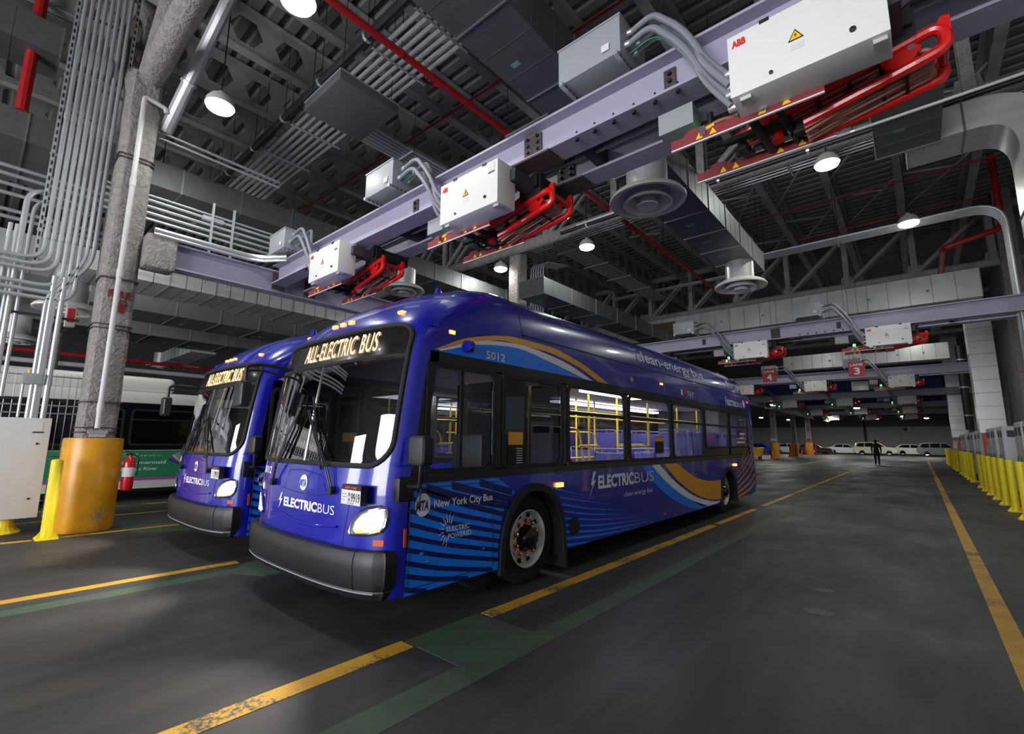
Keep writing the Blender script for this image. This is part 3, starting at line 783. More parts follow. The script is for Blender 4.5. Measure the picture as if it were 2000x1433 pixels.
def side_outline(s=1):
    """lower side panel with two wheel arches, in (y, z)"""
    def arch(c, hwid, top, n=12):
        return [(c-hwid*math.cos(PI*k/n), .28+(top-.28)*math.sin(PI*k/n)**.75) for k in range(n+1)]
    return [(2.555, .28)]+arch(4.33, .60, 1.10)+arch(11.47, .57, 1.02)+[(13.72, .30), (13.72, 1.2), (2.60, 1.2)]

def build_bus(name, number, plate, x, dy, label, far=False):
    R = empty(name, (x, 2.2+dy, 0)); tag(R, label, 'bus', 'blue electric buses')
    P = lambda b, n, m, par=R, **k: b.build(n, m, par, off=OFF, **k)
    # ---- front mask, pillars, cap
    zs = [.29+(1.345-.29)*k/15 for k in range(16)]
    def row(z, q0=-1, q1=1):
        h = b_hw(z); qs = [-q for q in QS[::-1]]+QS[1:]
        return [(q*h, b_fy(q*h, z), z) for q in qs]
    mk = MB().grid([row(z) for z in zs]); mask = P(mk, 'front_mask', BLUE, smooth=True)
    zw = [1.345+.22*(1-math.cos(PI/2*k/6)) for k in range(6)]+[1.565+(2.49-1.565)*k/12 for k in range(13)]+[2.49+.15*math.sin(PI/2*k/6) for k in range(1, 7)]
    for s in (-1, 1):
        pl = MB().grid([[(s*(xw(z)+(b_hw(z)-xw(z))*k/8), b_fy(xw(z)+(b_hw(z)-xw(z))*k/8, z), z) for k in range(9)] for z in zw])
        P(pl, 'windscreen_pillar', BLUE, smooth=True)
    cp = MB(); zc = [2.64+.8*(k/18) for k in range(19)]
    def caprow(z):
        h = b_hw(z); q = [p for p in row(z)]; ye = b_yc(z)+b_dep(z)
        st = [(h, ye+(4.13-ye)*k/4, z) for k in range(1, 5)]
        return [(-p[0], p[1], p[2]) for p in st[::-1]]+q+st
    cp.grid([caprow(z) for z in zc])
    for s in (-1, 1):
        cp.grid([[(s*b_hw(z), (b_yc(z)+b_dep(z))*(1-k/5)+4.13*k/5, z) for k in range(6)] for z in [2.40+.24*j/5 for j in range(6)]])
    P(cp, 'front_cap', BLUE, smooth=True)
    # ---- windscreen, destination sign
    def wrows(z0, z1, n, e=0.):
        return [[(xw(z)*(-1+2*k/24), b_fy(xw(z)*(-1+2*k/24), z)+e, z) for k in range(25)] for z in [z0+(z1-z0)*j/n for j in range(n+1)]]
    ws = P(MB().grid(wrows(1.346, 2.33, 24)), 'windscreen', GLASSW, smooth=True)
    sg = P(MB().grid(wrows(2.33, 2.637, 12, .004)), 'destination_sign', BLACKG, smooth=True)
    put_text('ALL-ELECTRIC BUS', 'sign_lettering', LEDT, fr(.006), -.47, .88, 2.40, 2.60, sg, bold=.002, off=OFF, gap=1.12)
    loop = [(s*xw(z), z) for s, zz in ((1, zw), (-1, zw[::-1])) for z in zz]
    loop = [p for i, p in enumerate(loop) if i == 0 or (abs(p[0]-loop[i-1][0])+abs(p[1]-loop[i-1][1])) > 1e-4]
    full = []
    for i, p in enumerate(loop):
        q = loop[(i+1) % len(loop)]; n = 12 if abs(p[0]-q[0]) > .5 else 1
        for k in range(n): full.append((p[0]+(q[0]-p[0])*k/n, p[1]+(q[1]-p[1])*k/n))
    P(MB().tube([fr(.004)(*p) for p in full], .024, 8, closed=True), 'windscreen_gasket', RUBBER, smooth=True)
    P(MB().tube([fr(.004)(1.22*(-1+2*k/20), 2.335) for k in range(21)], .018, 8), 'sign_bar', BLACKP, smooth=True)
    P(MB().tube([fr(.004)(0, 1.36+.96*k/8) for k in range(9)], .010, 6), 'windscreen_divider', CHROME, ws, smooth=True)
    # ---- wipers
    for s, px, tip in ((-1, -.60, (-.22, 1.90)), (1, .62, (-.03, 1.86))):
        w = MB()
        for dx in (-.015, .015):
            w.tube([fr(.03)(px+dx, 1.12), fr(.06)(px*.85+dx, 1.32), fr(.06)(px+(tip[0]-px)*.55+dx, 1.12+(tip[1]-1.12)*.6), fr(.05)(tip[0]+dx, tip[1])], .008, 6)
        wp = P(w, 'wiper', BLACKP)
        mid = (px+(tip[0]-px)*.72, 1.12+(tip[1]-1.12)*.72)
        P(MB().tube([fr(.02)(tip[0]-.03+s*.02, tip[1]+.14), fr(.022)(mid[0], mid[1]), fr(.02)(mid[0]+s*.22, mid[1]-.36)], .011, 6), 'wiper_blade', RUBBER, wp)
        P(MB().lathe([(.035, -.03), (.035, .04), (.02, .05)], 12, fr(.02)(px, 1.12), 'y'), 'wiper_pivot', BLACKP, wp)
    # ---- hood lines
    lines = [[(-.27, 1.26), (-.36, 1.08), (-.1, 1.055), (.25, 1.05), (.525, 1.075), (.84, 1.09)], [(.41, 1.235), (.455, 1.15), (.525, 1.075)], [(.86, 1.03), (.83, .9), (.78, .62)], [(-.86, 1.03), (-.83, .9), (-.78, .62)],
             [(-.36, 1.08), (-.84, 1.09)], [(-.27, 1.26), (0, 1.275), (.41, 1.235)]]
    for l in lines: P(MB().tube([fr(.0)(*p) for p in l], .004, 5), 'panel_gap', MASKG, mask)
    P(MB().tube([fr(.006)(-.44+1.15*k/10, .845-.05*math.sin(PI*k/10)-.03*k/10) for k in range(11)], .012, 8), 'hood_handle_ridge', BLUE, mask, smooth=True)
    mta_logo(None, fr, .06, 1.155, .155, .15, mask, DECALW, BLUE)
    put_text('ELECTRIC', 'lettering', DECALW, fr(), -.33, .36, .905, .99, mask, bold=.045, off=OFF)
    put_text('BUS', 'lettering', DECALW, fr(), .375, .65, .905, .99, mask, bold=-.005, off=OFF)
    bolt = [(-.40, 1.03), (-.455, .945), (-.415, .95), (-.44, .87), (-.365, .968), (-.405, .963), (-.375, 1.03)]
    poly_patch(bolt, fr(), 'bolt_emblem', DECALW, mask, off=OFF)
    put_text(number, 'fleet_number', DECALW, fr(), -1.02, -.75, 1.20, 1.275, mask, bold=.03, off=OFF)
    # ---- headlamps
    hp = [(.89, .80), (.92, .88), (.995, .955), (1.09, 1.0), (1.19, 1.02), (1.238, 1.005), (1.246, .935), (1.235, .86), (1.205, .81), (1.11, .785), (.91, .772)]
    for s in (-1, 1):
        cx, cz = 1.08, .89
        hl = poly_fan([(s*p[0], p[1]) for p in hp], fr(.012), 'headlamp', HEADB, R, off=OFF)
        inner = [(s*(cx+.015+(p[0]-cx)*.80), cz+(p[1]-cz)*.76) for p in hp]
        poly_fan(inner, fr(.016), 'lens', HEADL, hl, off=OFF)
        ring = [fr(.012)(s*p[0], p[1]) for p in hp]
        P(MB().tube(ring, .012, 6, closed=True), 'bezel', CHROME, hl, smooth=True)
        poly_patch([(s*.97, .793), (s*.99, .825), (s*1.18, .835), (s*1.18, .812)], fr(.019), 'turn_signal', AMBERL, hl, off=OFF)
        poly_patch([(s*1.14, .70), (s*1.225, .70), (s*1.225, .75), (s*1.14, .75)], fr(.004), 'reflector', AMBERR, R, off=OFF)
        sl = bpy.data.lights.new('headlamp_light', 'SPOT'); sl.energy = 170; sl.spot_size = 1.5; sl.spot_blend = .7; sl.color = (1, .95, .9); sl.shadow_soft_size = .08
        so = bpy.data.objects.new('headlamp_light', sl); COL.objects.link(so); so.parent = R
        so.location = (s*1.08, b_fy(1.08, .9)-2.2-.1, .9); so.rotation_euler = (PI/2-.30, 0, s*.12+PI)
    # ---- number plate
    pl = MB().box(.83, 1.13, 2.21, 2.27, 1.03, 1.19); plt = P(pl, 'licence_plate', BLACKP)
    fl = lambda u, v: (u, 2.2065, v)
    poly_patch([(.83, 1.03), (1.13, 1.03), (1.13, 1.15), (.83, 1.15)], lambda u, v: (u, 2.208, v), 'plate_face', PAPER, plt, off=OFF)
    put_text('NEW YORK', 'plate_state', ORANGE, fl, .89, 1.07, 1.16, 1.18, plt, bold=.02, off=OFF)
    put_text(plate[2:], 'plate_number', PRINT, fl, .985, 1.12, 1.055, 1.13, plt, bold=.02, off=OFF)
    put_text(plate[0], 'plate_letter', PRINT, fl, .945, .973, 1.098, 1.13, plt, bold=.02, off=OFF)
    put_text(plate[1], 'plate_letter', PRINT, fl, .945, .973, 1.055, 1.088, plt, bold=.02, off=OFF)
    for k, t in enumerate(('Metropolitan', 'Transportation', 'Authority')):
        put_text(t, 'plate_small_print', PRINT, fl, .843, .843+.083*(len(t)/14), 1.112-.025*k, 1.122-.025*k, plt, off=OFF)
    put_text('NEW YORK', 'plate_footer', PRINT, fl, .93, 1.03, 1.037, 1.048, plt, off=OFF)
    # ---- bumper
    prof = [(-.03, .65), (.03, .66), (.07, .645), (.088, .60), (.094, .53), (.084, .42), (.072, .365), (.06, .355), (.064, .34), (.04, .285), (-.01, .26), (-.08, .25)]
    rows = []
    N = 28
    for i in range(-N, N+1):
        q = i/N; a = math.copysign(1-(1-abs(q))**2, q)*.985; px = a*1.235; py = b_fy(px, .5)
        e = 1e-3
        if abs(a) < .97: tx, ty = 1.0, (b_fy(px+e, .5)-b_fy(px-e, .5))/(2*e)
        else: tx, ty = .25, math.copysign(1, a)
        l = math.hypot(tx, ty); nx, ny = ty/l, -tx/l
        lift = .015*abs(a)**2
        rows.append([(px+nx*d, py+ny*d, z+lift*(1 if z > .5 else .4)) for d, z in prof])
    end = [(x_, y_+.10, z_) for x_, y_, z_ in rows[-1]]; start = [(x_, y_+.10, z_) for x_, y_, z_ in rows[0]]
    P(MB().grid([start]+rows+[end]), 'bumper', BLACKP, smooth=True)
    P(MB().tube([(r[8][0]+0, r[8][1]-.004, r[8][2]) for r in rows[4:-4]], .006, 6), 'bumper_line', GREYBOX, R)
    for i in (N-17, N+17): P(MB().tube([(p[0], p[1]-.003, p[2]) for p in rows[i][1:8]], .0035, 5), 'bumper_joint', MASKG, R)
    # ---- lower side panels, graphics
    for s in (1, -1):
        P(MB().prism(side_outline(), s*1.265, s*1.295, 'x'), 'lower_side_panel', BLUE)
        for c, hwid, top, in ((4.33, .60, 1.10), (11.47, .57, 1.02)):
            o = [(c-hwid*math.cos(PI*k/14), .22+(top-.22)*math.sin(PI*k/14)**.75) for k in range(15)]
            i = [(c-(hwid-.06)*math.cos(PI*k/14), .22+(top-.08-.22)*math.sin(PI*k/14)**.75) for k in range(15)]
            P(MB().prism(o+i[::-1], s*1.28, s*1.325, 'x'), 'wheel_arch_trim', RUBBER, R)
            w = MB(); w.grid([[(s*1.29, *p) for p in i], [(s*.80, *p) for p in i]]); w.prism(i, s*.82, s*.80, 'x')
            P(w, 'wheel_well', MASKG, R)
    panel = poly_patch([(2.56, .285), (3.72, .285), (3.72, .5), (3.78, .82), (3.90, .97), (3.98, 1.03), (3.70, 1.19), (2.6, 1.19)], sd(.002), 'front_graphic_panel', SKYBLUE, R, off=OFF)
    dark = [[(3.43, 1.161), (3.7, 1.09), (3.93, 1.03)], [(3.06, 1.157), (3.5, 1.05), (3.92, .953)], [(2.76, 1.153), (3.23, 1.025), (3.87, .89)], [(2.60, 1.17), (3.11, 1.0), (3.81, .811)], [(2.57, 1.09), (2.89, .956), (3.77, .727)],
            [(2.57, .98), (3.02, .83), (3.756, .641)], [(2.57, .869), (2.93, .755), (3.73, .557)], [(2.57, .76), (3.01, .635), (3.72, .469)], [(2.57, .655), (3.01, .535), (3.72, .378)], [(2.57, .551), (2.91, .45), (3.64, .295)],
            [(2.57, .445), (2.91, .355), (3.3, .285)], [(2.565, .34), (2.75, .292), (2.8, .285)]]
    for k, d in enumerate(dark):
        f = smooth_interp([p[0] for p in d], [p[1] for p in d]); ys = [d[0][0]+(d[-1][0]-d[0][0])*j/12 for j in range(13)]
        h = .021 if k > 3 else (.026 if k > 2 else .036)
        clip = lambda v: min(max(v, .286), 1.19)
        strip_patch([(y, clip(f(y)-h)) for y in ys], [(y, clip(f(y)+h)) for y in ys], sd(.004), 'stripe', NAVY, panel, off=OFF, rows=1)
    for l in ([(2.60, 1.155), (3.74, 1.155)], [(2.585, .335), (2.585, 1.15)], [(2.585, .335), (3.60, .335)], [(3.63, .335), (3.63, 1.15)]):
        P(MB().tube([sd(.005)(*p) for p in l], .003, 4), 'panel_gap', MASKG, panel)
    light = [([(4.68, 1.183), (5.0, 1.08), (5.38, .95)], .010), ([(4.72, 1.012), (5.17, .918), (5.7, .82)], .014), ([(4.80, .905), (5.34, .813), (6.07, .695)], .018), ([(4.87, .815), (5.52, .699), (6.54, .576)], .022), ([(4.90, .73), (5.52, .628), (6.7, .505)], .024),
             ([(4.92, .645), (5.71, .539), (6.94, .435)], .025), ([(4.93, .565), (5.71, .467), (7.2, .37)], .027), ([(4.93, .488), (5.7, .398), (7.52, .31)], .032), ([(4.93, .407), (5.7, .342), (6.9, .287)], .036), ([(4.93, .328), (5.3, .30), (5.5, .287)], .036)]
    for d, h in light:
        f = smooth_interp([p[0] for p in d], [p[1] for p in d]); ys = [d[0][0]+(d[-1][0]-d[0][0])*j/14 for j in range(15)]
        w = lambda y: h/2*max(.04, (1-(y-d[0][0])/(d[-1][0]-d[0][0])))**.8
        strip_patch([(y, max(.283, f(y)-w(y))) for y in ys], [(y, f(y)+w(y)) for y in ys], sd(.003), 'stripe', SKYBLUE, R, off=OFF, rows=1)
    # lower swoosh behind the lettering
    def sw(pl, a, bb, m, e):
        fa = smooth_interp([p[0] for p in a], [p[1] for p in a]); fb = smooth_interp([p[0] for p in bb], [p[1] for p in bb])
        n = 24
        lo = [(a[0][0]+(a[-1][0]-a[0][0])*k/n, fa(a[0][0]+(a[-1][0]-a[0][0])*k/n)) for k in range(n+1)]
        hi = [(bb[0][0]+(bb[-1][0]-bb[0][0])*k/n, fb(bb[0][0]+(bb[-1][0]-bb[0][0])*k/n)) for k in range(n+1)]
        return strip_patch(lo, hi, sd(e), pl, m, R, off=OFF, rows=2)
    sw('swoosh_band', [(7.08, 1.195), (7.57, .88), (8.39, .54), (9.36, .31), (9.5, .295)], [(7.45, 1.195), (7.95, .92), (8.92, .55), (10.0, .305), (10.05, .295)], SKYBLUE, .003)
    sw('swoosh_band', [(7.45, 1.195), (7.95, .92), (8.92, .55), (10.0, .305), (10.6, .295)], [(7.75, 1.195), (8.43, .86), (9.49, .51), (10.5, .35), (10.86, .33)], DECALW, .003)
    sw('swoosh_band', [(7.94, 1.195), (8.6, .85), (9.69, .5), (10.4, .39), (10.88, .36)], [(8.51, 1.195), (8.98, 1.03), (9.6, .86), (10.3, .78), (10.93, .76)], GOLD, .003)
    # upper swoosh
    sw('swoosh_band', [(2.84, 2.405), (3.6, 2.405), (4.4, 2.405), (5.45, 2.402)], [(2.89, 2.41), (3.49, 2.57), (4.0, 2.615), (4.57, 2.54), (5.45, 2.403)], SKYBLUE, .003)
    sw('swoosh_band', [(2.87, 2.41), (3.49, 2.57), (4.0, 2.615), (4.57, 2.545), (5.45, 2.403)], [(2.84, 2.42), (3.49, 2.62), (4.1, 2.665), (4.88, 2.59), (5.64, 2.403)], DECALW, .004)
    sw('swoosh_band', [(2.82, 2.415), (3.3, 2.575), (3.87, 2.665), (4.5, 2.66), (5.2, 2.57), (5.78, 2.403)], [(2.80, 2.42), (3.3, 2.62), (4.04, 2.74), (4.57, 2.74), (5.3, 2.63), (6.08, 2.403)], GOLD, .005)
    for (a, b_, c) in (((12.20, .98), (13.0, 1.38), (13.6, 1.85)), ((12.12, .84), (13.1, 1.2), (13.7, 1.6)), ((12.12, .74), (13.15, 1.06), (13.72, 1.4)), ((12.14, .62), (13.2, .93), (13.72, 1.2)), ((12.13, .505), (13.2, .75), (13.72, .97)), ((12.1, .39), (13.2, .575), (13.72, .77)), ((12.1, .30), (13.2, .42), (13.72, .585))):
        f = smooth_interp([a[0], b_[0], c[0]], [a[1], b_[1], c[1]]); ys = [a[0]+(c[0]-a[0])*k/10 for k in range(11)]
        h = .008+.028*(1-a[1])
        strip_patch([(y, f(y)-h) for y in ys], [(y, f(y)+h) for y in ys], sd(.004), 'stripe', GOLD, R, off=OFF, rows=1)
    # lettering on the visible side
    mta_logo(None, sd, 2.725, 1.01, .17, .20, panel, DECALW, NAVY)
    put_text('New York City Bus', 'lettering', DECALW, lambda u, v: (1.295+.006, u, v-(u-2.85)*.0), 2.85, 3.62, .975, 1.045, panel, bold=.015, off=OFF)
    put_text('ELECTRIC', 'lettering', DECALW, sd(.006), 3.01, 3.30, .745, .79, panel, bold=.01, off=OFF)
    put_text('POWERED', 'lettering', DECALW, sd(.006), 3.03, 3.33, .68, .725, panel, bold=.01, off=OFF)
    for k in range(10):
        a = math.radians(58+k*22); c = (3.03, .755); d = (math.cos(a), math.sin(a)*1.25); n = (-d[1], d[0])
        q = lambda t, w: (c[0]+d[0]*t+n[0]*w, c[1]+d[1]*t+n[1]*w)
        poly_patch([q(.055, -.004), q(.085, -.007), q(.083, .001), q(.13, .0), q(.09, .009), q(.092, .002), q(.055, .004)], sd(.006), 'spark', DECALW, panel, off=OFF)
    put_text('ELECTRIC', 'lettering', DECALW, sd(.006), 5.72, 6.78, .945, 1.115, R, bold=.045, off=OFF)
    put_text('BUS', 'lettering', DECALW, sd(.006), 6.81, 7.49, .945, 1.115, R, bold=-.012, off=OFF)
    bl = [(5.60, 1.17), (5.53, .99), (5.585, 1.0), (5.49, .84), (5.66, 1.06), (5.60, 1.05), (5.67, 1.17)]
    poly_patch(bl, sd(.006), 'bolt_emblem', DECALW, R, off=OFF)
    put_text('clean-energy bus', 'lettering', DECALW, sd(.006), 6.45, 7.43, .775, .845, R, bold=-.005, shear=.15, off=OFF)
    put_text(number, 'fleet_number', DECALW, sd(.008), 3.49, 3.79, 2.425, 2.51, R, bold=.015, off=OFF)
    put_text('I', 'lettering', DECALW, sd(.006), 8.86, 8.95, 2.46, 2.58, R, bold=.01, off=OFF)
    ht = [(9.10+.085*math.sin(t)**3, 2.52+.0048*(13*math.cos(t)-5*math.cos(2*t)-2*math.cos(3*t)-math.cos(4*t))) for t in [2*PI*k/24 for k in range(24)]]
    poly_patch(ht, sd(.006), 'heart_emblem', ABBRED, R, off=OFF)
    put_text('NY', 'lettering', DECALW, sd(.006), 9.22, 9.56, 2.46, 2.58, R, bold=.01, off=OFF)
    put_text('ELECTRIC', 'lettering', DECALW, sd(.006), 11.72, 12.5, 2.45, 2.58, R, bold=.04, off=OFF)
    put_text('BUS', 'lettering', DECALW, sd(.006), 12.52, 12.95, 2.45, 2.58, R, off=OFF)
    poly_patch([(11.64, 2.64), (11.59, 2.51), (11.63, 2.52), (11.57, 2.38), (11.69, 2.55), (11.65, 2.54), (11.69, 2.64)], sd(.006), 'bolt_emblem', DECALW, R, off=OFF)
    poly_patch([(13.12+.10*math.cos(2*PI*k/24), 2.55+.10*math.sin(2*PI*k/24)) for k in range(24)], sd(.006), 'transit_logo', DECALW, R, off=OFF)
    # ---- roof sides, fairing
    up = MB(); zu = [2.40+.38*k/8 for k in range(9)]
    for s in (1, -1): up.grid([[(s*b_hw(z), 4.13+(13.72-4.13)*k/6, z) for k in range(7)] for z in zu])
    P(up, 'upper_side_panel', BLUE, smooth=True)
    P(MB().box(-1.23, 1.23, 4.1, 13.7, 2.74, 2.79), 'roof_deck', BLUE)
    fz = [2.80+.64*k/14 for k in range(15)]
    fh = lambda z: max(0, b_hw(z)-.022)
    frow = lambda z, y: [(-fh(z), y, z)]
    prof2 = [(-fh(z), z) for z in fz]+[(fh(z), z) for z in fz[::-1]]
    fa = MB(); fys = [4.14, 5, 6.5, 8, 9.5, 11, 12.5, 13.3, 13.42, 13.5]
    def shrink(y, p):
        t = max(0, (y-13.2)/.3); return (p[0]*(1-.06*t), y, 2.80+(p[1]-2.80)*(1-.18*t*t))
    fa.grid([[shrink(y, p) for p in prof2] for y in fys]); fa.f.append(tuple(range(9*len(prof2), 10*len(prof2))))
    fair = P(fa, 'roof_fairing', BLUE, smooth=True)
    P(MB().tube([sd(-.002)(4.135, 2.5+.05*k) for k in range(17)], .006, 5), 'panel_gap', MASKG, fair)
    for s in (1, -1): P(MB().box(s*1.235, s*1.262, 4.15, 13.6, 2.775, 2.80), 'roof_gutter', MASKG, R)
    fs = lambda e: (lambda y, z: (fh(z)+e, y, z))
    put_text('clean-energy bus', 'lettering', DECALW, fs(.008), 7.22, 10.4, 2.92, 3.12, fair, bold=.012, off=OFF)
    poly_patch([(12.15+.07*math.cos(2*PI*k/24), 3.01+.08*math.sin(2*PI*k/24)) for k in range(24)], fs(.006), 'transit_logo', DECALW, fair, off=OFF)
    put_text('New York City Bus', 'lettering', DECALW, fs(.006), 12.27, 13.1, 2.98, 3.05, fair, off=OFF)
    poly_patch([(6.76, 2.51), (6.88, 2.51), (6.88, 2.585), (6.76, 2.585)], sd(.006), 'vent_plate', GREYBOX, R, off=OFF)
    P(MB().tube([sd(.002)(8.1, 2.41+.05*k) for k in range(8)], .008, 5), 'roof_joint', SEATB, R)
    # ---- rear
    rr = MB(); zr = [.42, .8, 1.2, 1.8, 2.4, 2.6, 2.78]
    rr.grid([[(b_hw(z)*math.copysign(QS[abs(k)], k) if k else 0, 14.12-(.40)*(1-(1-QS[abs(k)]**4)**.25)-.15*max(0, z-1.2)/1.6, z) for k in range(-16, 17)] for z in zr])
    P(rr, 'rear_wall', BLUE, smooth=True)
    P(MB().box(-1.2, 1.2, 14.05, 14.22, .38, .75), 'rear_bumper', BLACKP, bevel=.03)
    # ---- window band
    bd = MB()
    for s in (1, -1):
        a, c = s*1.27, s*1.293
        x0, x1 = min(a, c), max(a, c)
        bd.box(x0, x1, 2.76, 13.72, 2.285, 2.405); bd.box(x0, x1, 2.68, 13.72, 1.195, 1.29)
        bd.prism([(2.59, 1.195), (2.74, 2.405), (2.86, 2.405), (2.86, 2.285), (2.835, 2.285), (2.72, 1.29), (2.72, 1.195)], x0, x1, 'x')
        edges = [2.70]+[e for w in WIN for e in (w[0], w[1])]+[13.45]
        for k in range(2, len(edges), 2): bd.box(x0, x1, edges[k], edges[k+1], 1.28, 2.30)
        bd.box(x0, x1, 10.09, 13.45, 1.28, 1.46)
    P(bd, 'window_band', BLACKG)
    for s in (1, -1): P(MB().box(min(s*1.27, s*1.295), max(s*1.27, s*1.295), 13.45, 13.72, 1.2, 2.4), 'rear_corner_panel', BLUE)
    for s in (1, -1):
        for (y0, y1, kind) in WIN:
            z0 = 1.44 if kind in ('high', 'end') else 1.27
            if s < 0 and kind == 'drv':      # curb side: entrance door leaf
                z0 = 1.27
            o = rrect(y0, y1, z0, 2.30, .09); i = rrect(y0+.045, y1-.045, z0+.045, 2.255, .07)
            wd = P(MB().ring(o, i, s*1.285, s*1.306, 'x'), 'side_window', RUBBER)
            if kind == 'drv':
                sh = lambda q: [(p[0]+((p[1]-z0)*.115-.01)*max(0, 1-(p[0]-y0)/.5), p[1]) for p in q]
                o, i = sh(o), sh(i)
            gm = GLASSD if kind == 'dark' else GLASSS
            P(MB().prism(i, s*1.280, s*1.284, 'x'), 'pane', gm, wd)
            if kind not in ('drv', 'dark'): P(MB().box(min(s*1.283, s*1.303), max(s*1.283, s*1.303), y0+.03, y1-.03, 1.915, 1.955), 'transom_bar', RUBBER, wd)
            elif kind == 'drv' and s > 0: P(MB().box(1.283, 1.303, 3.14, 3.18, z0+.03, 2.27), 'slide_bar', RUBBER, wd)
    # printed flag and notices on the glass
    fw = lambda y, z: (1.2855, y, z)
    flag = poly_patch([(12.35, 1.5), (13.02, 1.5), (13.02, 1.86), (12.35, 1.86)], fw, 'flag_sticker', PAPER, R, off=OFF)
    for k in range(4): poly_patch([(12.35, 1.5+.103*k), (13.02, 1.5+.103*k), (13.02, 1.55+.103*k), (12.35, 1.55+.103*k)], lambda y, z: (1.287, y, z), 'flag_stripe', MAROON, flag, off=OFF)
    poly_patch([(12.35, 1.68), (12.62, 1.68), (12.62, 1.86), (12.35, 1.86)], lambda y, z: (1.2885, y, z), 'flag_canton', NAVY, flag, off=OFF)
    nt = poly_patch([(3.86, 1.30), (4.13, 1.30), (4.13, 1.68), (3.86, 1.68)], lambda y, z: (1.2875, y, z), 'notice_sticker', MASKG, R, off=OFF)
    poly_patch([(3.87, 1.53), (4.12, 1.53), (4.12, 1.67), (3.87, 1.67)], lambda y, z: (1.2885, y, z), 'notice_header', GOLD, nt, off=OFF)
    for k in range(7): poly_patch([(4.01, 1.33+.026*k), (4.11, 1.33+.026*k), (4.11, 1.338+.026*k), (4.01, 1.338+.026*k)], lambda y, z: (1.2885, y, z), 'notice_text', PAPER, nt, off=OFF)
    n2 = poly_patch([(7.62, 1.38), (7.98, 1.38), (7.98, 1.66), (7.62, 1.66)], lambda y, z: (1.2875, y, z), 'notice_sticker', MASKG, R, off=OFF)
    poly_patch([(7.63, 1.58), (7.97, 1.58), (7.97, 1.65), (7.63, 1.65)], lambda y, z: (1.2885, y, z), 'notice_header', GOLD, n2, off=OFF)
    # ---- small side fittings
    for (y, z, m, w, h, e) in ((3.02, 2.62, AMBERL, .07, .035, .01), (4.80, 1.05, AMBERL, .13, .05, .03), (7.98, 2.585, AMBERL, .10, .03, .01), (12.02, 1.05, AMBERL, .16, .05, .03), (7.9, .38, AMBERR, .10, .04, .006), (13.5, 2.62, REDL, .10, .04, .01)):
        a = b_sx(y, z); P(MB().box(a-.01, a+e, y-w/2, y+w/2, z-h/2, z+h/2), 'marker_lamp', m)
    P(MB().box(1.255, 1.302, 2.535, 2.56, .68, .83), 'marker_lamp', AMBERR)
    P(MB().box(1.255, 1.30, 2.70, 2.76, .57, .62), 'washer_cap', SKYBLUE, bevel=.01)
    pod = MB().lathe([(.06, 0), (.066, .03), (.06, .09), (.035, .12), (.001, .125)], 6, (b_sx(3.2, 2.5)-.01, 3.2, 2.5), 'x'); P(pod, 'camera_pod', BLUE, smooth=True)
    P(MB().lathe([(.11, 0), (.11, .012), (.07, .02), (.001, .02)], 20, (1.296, 5.13, .53), 'x'), 'side_sensor', MASKG)
    for y, z in ((2.80, .52), (3.5, .52)): P(MB().lathe([(.014, 0), (.012, .012), (.001, .014)], 10, (1.297, y, z), 'x'), 'panel_latch', CHROME)
    P(MB().prism([(3.25, .30), (3.75, .30), (3.75, .02), (3.6, .08)], .9, 1.1, 'x'), 'mud_flap', RUBBER)
    P(MB().prism([(4.95, .34), (5.0, .34), (5.02, .06), (4.97, .06)], .85, 1.27, 'x'), 'mud_flap', RUBBER)
    # marker lamps over the windscreen
    for lx in (-1.0, -.17, 0, .17, .92):
        z = 2.80; y = b_fy(lx, z); P(MB().box(lx-.036, lx+.036, y-.012, y+.04, z-.022, z+.022), 'roof_marker_lamp', AMBERL)
    P(MB().lathe([(.06, 0), (.05, .05), (.03, .12), (.001, .13)], 12, (0.0, 3.9, 3.44), 'z'), 'roof_antenna', BLUE, smooth=True)
    # ---- mirrors
    mr = P(MB().box(1.27, 1.36, 2.42, 2.58, 1.06, 1.26), 'street_side_mirror', BLACKP, bevel=.02)
    P(MB().tube([(1.36, 2.5, 1.19), (1.55, 2.48, 1.20), (1.575, 2.47, 1.40)], .018, 8), 'mirror_arm', BLACKP, mr, smooth=True)
    P(MB().tube([(1.55, 2.5, 1.20), (1.50, 2.52, 1.04), (1.34, 2.55, 1.0)], .006, 6), 'mirror_cable', RUBBER, mr, smooth=True)
    P(MB().box(1.47, 1.68, 2.40, 2.52, 1.37, 1.61), 'mirror_head', BLACKP, mr, bevel=.04, segs=3)
    P(MB().quad((1.50, 2.523, 1.40), (1.65, 2.523, 1.40), (1.65, 2.523, 1.58), (1.50, 2.523, 1.58)), 'mirror_glass', CHROME, mr)
    arm = fillet([(-1.20, 2.62, 2.38), (-1.20, 2.45, 2.44), (-1.24, 2.2, 2.45), (-1.28, 2.10, 2.42), (-1.28, 2.10, 2.2)], .08)
    ml = P(MB().tube(arm, .022, 8), 'curb_side_mirror', BLACKP, smooth=True)
    P(MB().tube(fillet([(-1.20, 2.62, 2.30), (-1.22, 2.4, 2.36), (-1.26, 2.2, 2.38), (-1.28, 2.11, 2.36)], .1), .014, 8), 'mirror_brace', BLACKP, ml, smooth=True)
    P(MB().box(-1.26, -1.20, 2.58, 2.66, 2.22, 2.46), 'mirror_bracket', BLACKP, ml)
    P(MB().box(-1.40, -1.18, 2.03, 2.15, 1.93, 2.24), 'mirror_head', BLACKP, ml, bevel=.04, segs=3)
    # ---- interior
    P(MB().box(-.78, .78, 2.5, 13.7, .33, .37).box(-1.25, -.78, 5.1, 10.7, .33, .37).box(.78, 1.25, 5.1, 10.7, .33, .37), 'cabin_floor', INTFLOOR)
    P(MB().box(-.76, .76, 9.2, 13.7, .37, .75).box(-1.24, 1.24, 12.1, 13.5, .4, .75), 'cabin_step', INTFLOOR)
